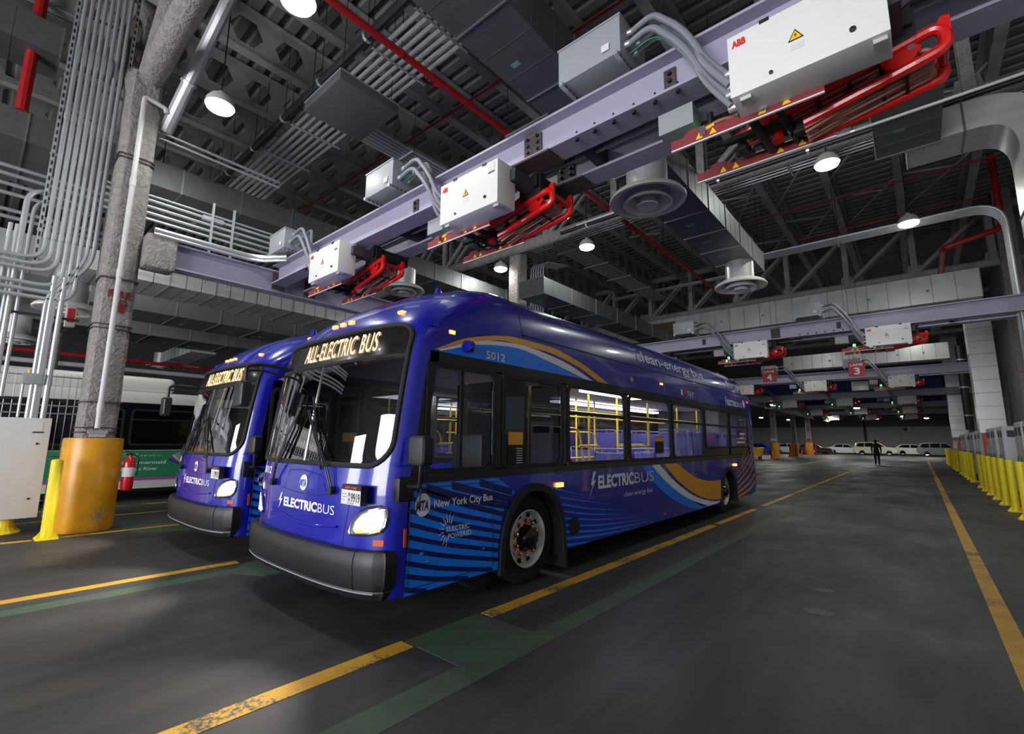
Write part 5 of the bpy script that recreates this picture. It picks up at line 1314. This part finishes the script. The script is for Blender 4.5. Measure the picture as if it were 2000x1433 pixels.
for y in (-.05, .08): MB().tube([(0, y, 0), (0, y, 2.5)], .042, 10).build('conduit', CONDUIT, dr, smooth=True); MB().tube([(0, y, .55), (0, y, .68)], .05, 10).build('coupling', CONDUIT, dr, smooth=True)
for z in (.3, 1.75): MB().box(-.06, -.03, -.5, .35, z, z+.04).build('strut_channel', BOLT, dr)
# fire extinguisher
fe = empty('fire_extinguisher', (-10.75, 2.03, 0)); tag(fe, 'red fire extinguisher hanging behind the yellow drum', 'fire extinguisher', None)
MB().lathe([(.001, .64), (.08, .65), (.09, .70), (.09, 1.12), (.07, 1.18), (.03, 1.22), (.03, 1.25)], 20).build('cylinder', FIRER, fe, smooth=True)
MB().lathe([(.0915, .88), (.0915, 1.04)], 20).build('label_band', PAPER, fe)
MB().box(-.02, .02, -.06, .06, 1.25, 1.28).build('valve', BOLT, fe); MB().tube(fillet([(0, .06, 1.26), (.02, .13, 1.2), (.06, .11, .9)], .05), .012, 6).build('hose', RUBBER, fe, smooth=True)
MB().tube([(0, -.08, 1.33), (0, .05, 1.27)], .01, 6).build('lever', BOLT, fe)
ss = empty('strobe_box', (-11.6, 1.05, 3.55)); tag(ss, 'small white alarm box left of the sprayed column', 'alarm', None)
MB().box(-.06, .06, -.07, .07, 0, .42).build('body', PAPER, ss, bevel=.01); MB().box(.061, .064, -.05, .05, .08, .34).build('red_print', ABBRED, ss)

# ------------------------------------------------------------------ white bus with the advertisement
def white_bus():
    R = empty('white_bus', (-16.3, -3.5, 0)); tag(R, 'white bus with a green advertisement behind the second blue bus', 'bus', None)
    o = (16.3, 3.5, 0); P = lambda b, n, m, par=R, **k: b.build(n, m, par, off=o, **k)
    X = -15.0
    P(MB().box(-17.55, X, -3.5, 8.4, 2.42, 2.72), 'upper_body', BUSWHITE, bevel=.06)
    P(MB().box(-17.4, X-.05, -3.2, 3.62, 2.70, 3.12), 'roof_pod', BUSWHITE, bevel=.17, segs=4)
    for y0, y1 in ((-3.5, -1.0), (.05, 5.6), (6.7, 8.4)): P(MB().box(-17.55, X, y0, y1, .30, 1.25), 'lower_body', BUSWHITE)
    P(MB().box(-17.5, X-.3, -3.4, 8.3, .35, 1.2), 'body_core', MASKG)
    P(MB().box(-17.5, X-.25, -3.4, 8.3, 1.2, 2.45), 'cabin_core', MASKG)
    bd = MB().box(X-.03, X-.005, -3.5, 8.4, 1.25, 1.36).box(X-.03, X-.005, -3.5, 8.4, 2.28, 2.42)
    ys = [-3.4+1.52*k for k in range(9)]
    for y in ys: bd.box(X-.03, X-.005, y-.06, y+.06, 1.36, 2.28)
    P(bd, 'window_band', BLACKG)
    for a, b in zip(ys, ys[1:]):
        w = P(MB().ring(rrect(a+.06, b-.06, 1.36, 2.28, .09), rrect(a+.11, b-.11, 1.41, 2.23, .06), X-.02, X+.012, 'x'), 'side_window', RUBBER)
        P(MB().prism(rrect(a+.11, b-.11, 1.41, 2.23, .06), X-.012, X-.008, 'x'), 'pane', CARGLASS, w)
        P(MB().box(X-.01, X+.01, a+.09, b-.09, 1.99, 2.03), 'transom_bar', RUBBER, w)
    ad = P(MB().box(X, X+.01, .3, 5.2, .55, 1.24), 'advert_panel', ADGREEN)
    P(MB().box(X, X+.012, .3, 5.2, .50, .56), 'advert_border', ADMAG, ad)
    f = lambda y, z: (X+.014, y, z)
    put_text('Finding a mermaid', 'advert_text', DECALW, f, 2.42, 3.58, .90, .985, ad, bold=.02, off=o)
    put_text('in the East River', 'advert_text', DECALW, f, 2.50, 3.42, .745, .83, ad, bold=.02, off=o)
    bx = P(MB().box(X+.01, X+.012, 2.1, 2.98, 1.07, 1.17), 'text_box', TAPE, ad)
    put_text('Good HR software', 'advert_text', PRINT, f, 2.12, 2.95, 1.095, 1.14, bx, off=o)
    put_text('is as rare as...', 'advert_text', DECALW, f, 3.03, 3.5, 1.095, 1.14, ad, off=o)
    cols = [rgb(40, 120, 190), rgb(220, 110, 160), rgb(90, 190, 190), rgb(240, 190, 120), rgb(110, 70, 170), rgb(30, 60, 120)]
    for k in range(12):
        a = math.radians(48+9*k); a2 = a+math.radians(8.5); c = (4.02, .80)
        m = mat('fin_%d' % k, cols[k % 6], .5) if ('fin_%d' % k) not in MATS else MATS['fin_%d' % k]
        poly_patch([c, (c[0]+.42*math.cos(a), c[1]+.42*math.sin(a)), (c[0]+.44*math.cos((a+a2)/2), c[1]+.44*math.sin((a+a2)/2)), (c[0]+.42*math.cos(a2), c[1]+.42*math.sin(a2))], f, 'fin_ray', m, ad, off=o)
    for y in (-.48, 6.15):
        P(MB().lathe([(.32, -.14), (.44, -.15), (.48, -.1), (.48, .1), (.44, .15), (.32, .14)], 32, (X-.2, y, .485), 'x', True), 'wheel', TYRE, smooth=True)
        P(MB().lathe([(.31, .10), (.29, .06), (.2, .02), (.001, .02)], 24, (X-.18, y, .485), 'x', cap=False), 'rim', RIMW, smooth=True)
white_bus()

# ------------------------------------------------------------------ right side: bollards and power cabinets
by = [15.0, 16.6, 18.2, 19.8, 21.4, 23.0, 24.6, 28.0, 29.8, 31.6, 33.4, 35.2, 38.5, 40.3, 42.1, 43.9, 47.5, 49.3, 51.1, 52.9]
for k, y in enumerate([13.4]+by):
    o = dup(BO, (1.60, y, 0)); o['label'] = '%s yellow bollard from the camera in the row before the grey cabinets' % ORD[k]
def power_cabinet(w=1.25, h=2.18):
    e = empty('power_cabinet')
    MB().box(0, .85, 0, w, .08, h).build('body', CABG, e, bevel=.01)
    MB().box(.02, .83, .02, w-.02, 0, .08).build('plinth', MASKG, e)
    for y0 in (.03, w/2+.01):
        d = MB().box(-.012, .0, y0, y0+w/2-.04, .12, h-.05).build('door', CABG, e)
        v = MB().box(-.016, -.012, y0+.06, y0+w/2-.10, h-.36, h-.14).build('vent_panel', DARKST, d)
        MB().box(-.03, -.012, y0+w/2-.09, y0+w/2-.06, 1.0, 1.25).build('handle', BOLT, d)
    MB().box(.10, .75, -.006, 0, h-.36, h-.14).build('side_vent', DARKST, e)
    return e
PC = power_cabinet()
cy = [12.2, 13.6, 15.0, 16.5, 18.0, 22.4, 23.9, 25.3, 29.4, 30.9, 33.0, 34.5, 38.6, 40.1, 42.0, 47.5, 49.0, 51]
for k, y in enumerate(cy):
    o = PC if k == 0 else dup(PC)
    o.location = (2.05 if k != 5 else 2.1, y, 0); tag(o, '%s grey power cabinet from the camera behind the yellow bollards' % ORD[k], 'power cabinet', 'grey power cabinets')
for k, y in enumerate((26.8, 43.8)):
    m_ = MB().box(2.0, 2.06, y, y+.95, 1.55, 2.03); m_.box(2.0, 2.06, y+.75, y+.95, .4, 1.55)
    tag(m_.build('orange_guard', CONEO), 'orange guard below the %s vertical duct' % ('nearer' if k == 0 else 'farther'), 'guard', 'orange guards')
pipe([(2.0, 33.2, 6.6), (2.0, 33.2, 2.3)], .17, PIPEB, 'exhaust_pipe', 'thick black pipe coming down between the two vertical ducts', clamps=3)
pipe([(2.75, 14.0, 8.2), (2.75, 14.0, 2.2)], .05, CONDUIT, 'conduit_drop', 'bright upright conduit at the right edge', 'conduit', 'right wall conduits')
pipe([(2.6, 14.8, 8.2), (2.6, 14.8, 3.6)], .03, CONDUIT, 'conduit_drop', 'thinner upright conduit at the right edge', 'conduit', 'right wall conduits')

# ------------------------------------------------------------------ lane signs
for n_, x in (('3', -1.49), ('4', -4.35)):
    s = empty('lane_sign', (x, 21, 3.98)); tag(s, ('red hanging sign reading LANE 3 in the middle of the hall' if n_ == '3' else 'red hanging sign reading LANE 4 beside the rear of the nearest bus'), 'sign', 'lane signs')
    MB().box(-.25, .25, -.01, .01, 0, .54).build('panel', REDSIGN, s)
    put_text('LANE', 'lettering', DECALW, lambda u, v: (u, -.014, v), -.19, .19, .39, .48, s, bold=.03)
    put_text(n_, 'numeral', DECALW, lambda u, v: (u, -.014, v), -.09, .09, .08, .33, s, bold=.03)
    for dx in (-.2, .2): MB().tube([(dx, 0, .54), (dx, 0, 7.0)], .006, 5).build('chain', BOLT, s)

# ------------------------------------------------------------------ far end: cars, person, cones, coolers
def car(name, prof, win, L, w, paint, label, x, y, rz, wheels, gaps):
    """side profile (x, z) extruded over the width with the glasshouse narrowed; local x forward"""
    e = empty(name, (x, y, 0), rz); tag(e, label, 'car', 'parked cars')
    n = len(prof); b = MB(); belt = .95
    secs = []
    for s, t in ((-1, 0), (-1, 1), (1, 1), (1, 0)): pass
    for yv, k in ((-w/2, .0), (-w/2+.06, 1.), (w/2-.06, 1.), (w/2, 0.)):
        secs.append([(p[0]*(1 if k else .985), (yv if p[1] < belt else yv*(1-.16*(p[1]-belt)/.6)), p[1] if k or p[1] < .4 else p[1]*.97+.012) for p in prof])
    base = 0
    for s in secs: b.v += s
    for k in range(3):
        for i in range(n):
            j = (i+1) % n; b.f.append((k*n+i, k*n+j, (k+1)*n+j, (k+1)*n+i))
    b.f.append(tuple(range(n))); b.f.append(tuple(3*n+i for i in range(n-1, -1, -1)))
    b.build('body', paint, e, smooth=True, angle=40)
    for s in (-1, 1):
        for poly in win:
            g = MB(); g.v = [(p[0], s*(w/2*(1-.16*max(0, p[1]-belt)/.6)+.012), p[1]) for p in poly]; g.f = [tuple(range(len(poly)))]
            g.build('side_window', CARGLASS, e)
        for wx in wheels:
            t = MB().lathe([(.20, -.1), (.31, -.11), (.335, -.07), (.335, .07), (.31, .11), (.20, .1)], 24, (wx, s*(w/2-.10), .335), 'y', True).build('wheel', TYRE, e, smooth=True)
            MB().lathe([(.21, .10*s), (.19, .07*s), (.06, .09*s), (.001, .10*s)], 16, (wx, s*(w/2-.10), .335), 'y').build('rim', CHROME, t, smooth=True)
            MB().lathe([(.001, .0), (.40, .0)], 20, (wx, s*(w/2+.005), .36), 'y').build('wheel_arch', MASKG, e) if 0 else None
    for gx, gm in gaps:
        MB().box(gx-.04, gx+.04, -w/2+.05, -w/2+.35, .62, .78).build('tail_lamp' if gm is REDL else 'lamp', gm if gm is not REDL else MAROON, e)
        MB().box(gx-.04, gx+.04, w/2-.35, w/2-.05, .62, .78).build('tail_lamp' if gm is REDL else 'lamp', gm if gm is not REDL else MAROON, e)
    return e
SEDAN = [(-2.3, .35), (-2.35, .7), (-2.25, .95), (-1.7, 1.02), (-1.0, 1.40), (-.1, 1.46), (.6, 1.36), (1.15, .98), (2.0, .85), (2.3, .65), (2.32, .35), (1.9, .2), (-1.9, .2)]
SEDW = [[(-1.45, 1.02), (-.95, 1.34), (-.2, 1.40), (-.25, 1.0)], [(-.17, 1.0), (-.12, 1.40), (.5, 1.30), (1.0, .99)]]
SUV = [(-2.3, .4), (-2.38, .8), (-2.3, 1.1), (-2.0, 1.62), (-1.6, 1.72), (.1, 1.74), (.55, 1.66), (1.2, 1.12), (2.1, 1.02), (2.35, .8), (2.38, .45), (2.0, .28), (-2.0, .28)]
SUVW = [[(-2.0, 1.15), (-1.8, 1.56), (-1.15, 1.62), (-1.15, 1.13)], [(-1.05, 1.13), (-1.05, 1.62), (-.15, 1.65), (-.15, 1.13)], [(-.05, 1.13), (-.05, 1.65), (.45, 1.58), (1.0, 1.13)]]
HATCH = [(-2.1, .35), (-2.15, .8), (-2.0, 1.1), (-1.5, 1.46), (-.3, 1.52), (.5, 1.40), (1.35, .98), (2.0, .82), (2.15, .6), (2.15, .35), (1.8, .2), (-1.8, .2)]
HATW = [[(-1.75, 1.08), (-1.35, 1.36), (-.5, 1.44), (-.5, 1.02)], [(-.4, 1.02), (-.4, 1.44), (.4, 1.33), (1.15, .98)]]
SILV = mat('silver_car_paint', rgb(190, 192, 192), .3, metal=.3, coat=.5); CHAMP = mat('champagne_car_paint', rgb(176, 168, 150), .3, metal=.4, coat=.5)
PALE = mat('pale_car_paint', rgb(196, 200, 186), .3, metal=.2, coat=.5); DGREY = mat('dark_grey_car_paint', rgb(88, 88, 92), .3, metal=.3, coat=.5)
BLK = mat('black_car_paint', rgb(20, 20, 22), .3, coat=.5); CARBL = mat('blue_car_paint', rgb(25, 35, 120), .3, coat=.5)
car('parked_car', SEDAN, SEDW, 4.6, 1.8, BLK, 'black car half hidden behind the third far column', -11.4, 77.8, 0, (-1.4, 1.4), ((2.3, SILV),))
car('parked_car', SEDAN, SEDW, 4.6, 1.8, SILV, 'silver sedan left of the beige sport utility car', -8.3, 84.5, 0, (-1.4, 1.4), ((2.3, PAPER),))
car('parked_car', SUV, SUVW, 4.8, 1.9, CHAMP, 'beige sport utility car behind the walking man', -4.6, 80.5, 0, (-1.42, 1.45), ((-2.36, REDL),))
car('parked_car', HATCH, HATW, 4.3, 1.75, PALE, 'pale green hatchback right of the walking man', -.6, 85.5, 0, (-1.3, 1.32), ((2.12, PAPER),))
car('parked_car', SUV, SUVW, 4.8, 1.9, DGREY, 'dark grey sport utility car at the right beside the bollards', 2.0, 79.5, 0, (-1.42, 1.45), ((-2.36, REDL),))
car('parked_car', SEDAN, SEDW, 4.6, 1.8, SILV, 'silver car between the far yellow drums', -14.6, 80, 0, (-1.4, 1.4), ((2.3, PAPER),))
car('parked_car', SEDAN, SEDW, 4.6, 1.8, CARBL, 'blue car beside the rear of the nearest bus', -16.3, 70.5, 0, (-1.4, 1.4), ((2.3, PAPER),))

def walking_man():
    e = empty('person', (-2.5, 44.4, 0), .0); tag(e, 'person in a black suit walking away down the lane', 'person', None)
    me = bpy.data.meshes.new('body')
    J = [((0, 0, .97), .165), ((0, .01, 1.2), .155), ((0, .02, 1.42), .175), ((0, .02, 1.56), .065),
         ((.20, .02, 1.45), .075), ((.27, .03, 1.18), .058), ((.27, -.05, .92), .042), ((.27, -.06, .84), .045),
         ((-.20, .02, 1.45), .075), ((-.27, .0, 1.18), .058), ((-.26, .06, .93), .042), ((-.26, .08, .85), .045),
         ((.10, 0, .88), .115), ((.10, .06, .48), .078), ((.10, .0, .09), .052), ((.11, .14, .045), .042),
         ((-.10, 0, .88), .115), ((-.10, .02, .48), .078), ((-.10, -.14, .11), .052), ((-.11, -.02, .045), .042)]
    E_ = [(0, 1), (1, 2), (2, 3), (2, 4), (4, 5), (5, 6), (6, 7), (2, 8), (8, 9), (9, 10), (10, 11), (0, 12), (12, 13), (13, 14), (14, 15), (0, 16), (16, 17), (17, 18), (18, 19)]
    me.from_pydata([j[0] for j in J], E_, []); o = bpy.data.objects.new('suit_body', me); COL.objects.link(o); o.parent = e
    sk = o.modifiers.new('skin', 'SKIN')
    for i, j in enumerate(J): me.skin_vertices[0].data[i].radius = (j[1], j[1]*(.75 if i < 3 else 1)); me.skin_vertices[0].data[i].use_root = (i == 0)
    o.modifiers.new('sub', 'SUBSURF').levels = 2; o.modifiers['sub'].render_levels = 2; me.materials.append(SUIT)
    MB().ico((0, .03, 1.70), .115, (.82, .95, 1.12), 14).build('head', SKIN, e, smooth=True)
    MB().ico((0, .015, 1.735), .118, (.86, .95, 1.02), 14).build('hair', HAIR, e, smooth=True)
    for s in (-1, 1):
        MB().ico((s*.098, .03, 1.69), .025, (.5, .8, 1.2), 8).build('ear', SKIN, e, smooth=True)
        h = (s*.265, .085 if s < 0 else -.065, .80)
        MB().ico(h, .05, (.55, .8, 1.1), 10).build('hand', SKIN, e, smooth=True)
walking_man()
def cone():
    e = empty('traffic_cone')
    MB().box(-.18, .18, -.18, .18, 0, .04).build('base', CONEO, e); MB().lathe([(.14, .04), (.03, .72), (.001, .73)], 20).build('cone_body', CONEO, e, smooth=True)
    MB().lathe([(.083, .38), (.061, .53)], 20).build('white_collar', PAPER, e); MB().lathe([(.054, .58), (.046, .64)], 20).build('white_collar', PAPER, e)
    return e
CN = cone()
for k, (x, y, lab) in enumerate(((-10.9, 51.5, 'traffic cone before the first far yellow drum'), (-11.1, 60.6, 'traffic cone before the second far yellow drum'), (-10.9, 66.5, 'traffic cone left of the third far yellow drum'), (-10.7, 72, 'farthest traffic cone close to the third far yellow drum'))):
    o = CN if k == 0 else dup(CN)
    o.location = (x, y, 0); tag(o, lab, 'traffic cone', 'traffic cones')
for k, (x, y) in enumerate(((-11.5, 63.0), (-10.9, 62.95), (-11.55, 72.9), (-10.45, 73.3))):
    o = MB().tube([(x, y, 0), (x, y, 1.35)], .08, 12).build('guard_post', REDP, smooth=True)
    tag(o, '%s red guard post by the %s far yellow drum' % (('left' if k % 2 == 0 else 'right'), ('second' if k < 2 else 'third')), 'guard post', 'red guard posts')
tl = empty('yellow_bin', (-12.0, 49.6, 0)); tag(tl, 'orange yellow skip bin beside the rear of the nearest bus', 'bin', None)
MB().prism([(-.5, .25), (.5, .25), (.7, 1.1), (-.7, 1.1)], -.5, .5, 'y').build('tub', DRUMY, tl)
for x in (-.4, .4): MB().box(x-.06, x+.06, -.4, .4, 0, .25).build('foot', MASKG, tl)
for n_, (x, y, z, m, w, h, lab) in enumerate(((-11.1, 53.24, 1.75, PAPER, .5, .22, 'white notice on the first far column'), (-11.1, 73.14, 1.65, REDSIGN, .4, .5, 'small red notice on the third far column'), (-11.1, 53.24, 4.1, REDSIGN, .35, .25, 'red lit notice high on the first far column'))):
    tag(MB().box(x-w/2, x+w/2, y-.02, y, z, z+h).build('notice', m), lab, 'notice', 'column notices')
def cooler(x, y, z, label):
    e = empty('wall_cooler', (x, y, z)); tag(e, label, 'air conditioner', 'air conditioner units')
    MB().box(-.45, .45, -.35, 0, 0, .75).build('casing', CABG, e, bevel=.02)
    MB().lathe([(.28, -.36), (.26, -.375), (.001, -.37)], 24, (-.12, 0, .375), 'y').build('fan_grille', DARKST, e)
    MB().lathe([(.07, -.38), (.001, -.385)], 12, (-.12, 0, .375), 'y').build('fan_hub', BOLT, e)
cooler(-1.3, 91.9, 3.3, 'air conditioner unit on the far grey wall')
cooler(-10.0, 48, 4.6, 'air conditioner unit hanging beside the rear of the nearest bus')
pipe([(-2.2, 91.94, 3.1), (-2.2, 91.94, 1.9), (-2.6, 91.94, 1.9)], .06, PIPEW, 'drain_pipe', 'white drain pipe on the far grey wall')
pipe([(-6.3, 91.7, 5.7), (-6.3, 91.7, 2.2)], .14, PIPEB, 'drain_pipe', 'black downpipe on the far grey wall')
pipe([(-6.3, 91.7, 2.2), (-6.3, 91.7, .5)], .15, REDP, 'pipe_guard', 'red foot of the black downpipe on the far wall')
pipe([(-14.2, 80, 5.7), (-14.2, 80, .9)], .12, REDP, 'fire_riser', 'red riser in the distance between the far columns')
struct(MB().box(-17.6, -16.4, 91.8, 92, 0, 2.1).build('door_1', GREYBOX))
for k, (x0, x1, y, z0, z1) in enumerate(((-9.5, -3.2, 43.9, 5.37, 7.4), (-2.6, 1.6, 43.9, 5.37, 7.2), (-10.4, 2, 56.9, 5.37, 7.0))):
    tag(MB().box(x0, x1, y, y+.03, z0, z1).build('blue_sheet', TARP), '%s dark blue sheet hanging between the far beams' % ['left', 'right', 'farthest'][k], 'sheet', 'blue sheets')
hb = empty('heater_box', (-2.55, 37.15, 4.9)); tag(hb, 'small bright box hanging between the far chargers', 'box', None)
MB().box(-.45, .45, -.15, .15, 0, .6).build('casing', GALV, hb, bevel=.02)
for x in (-.35, .35): MB().tube([(x, 0, .6), (x, 0, 6.05)], .01, 5).build('hanger_rod', BOLT, hb)
fl = MB().box(-11.1, -8.9, 23.04, 23.10, 6.95, 7.65); tag(fl.build('filter_panel', BROWNP), 'brown filter panel on the shiny cross duct', 'filter', None)
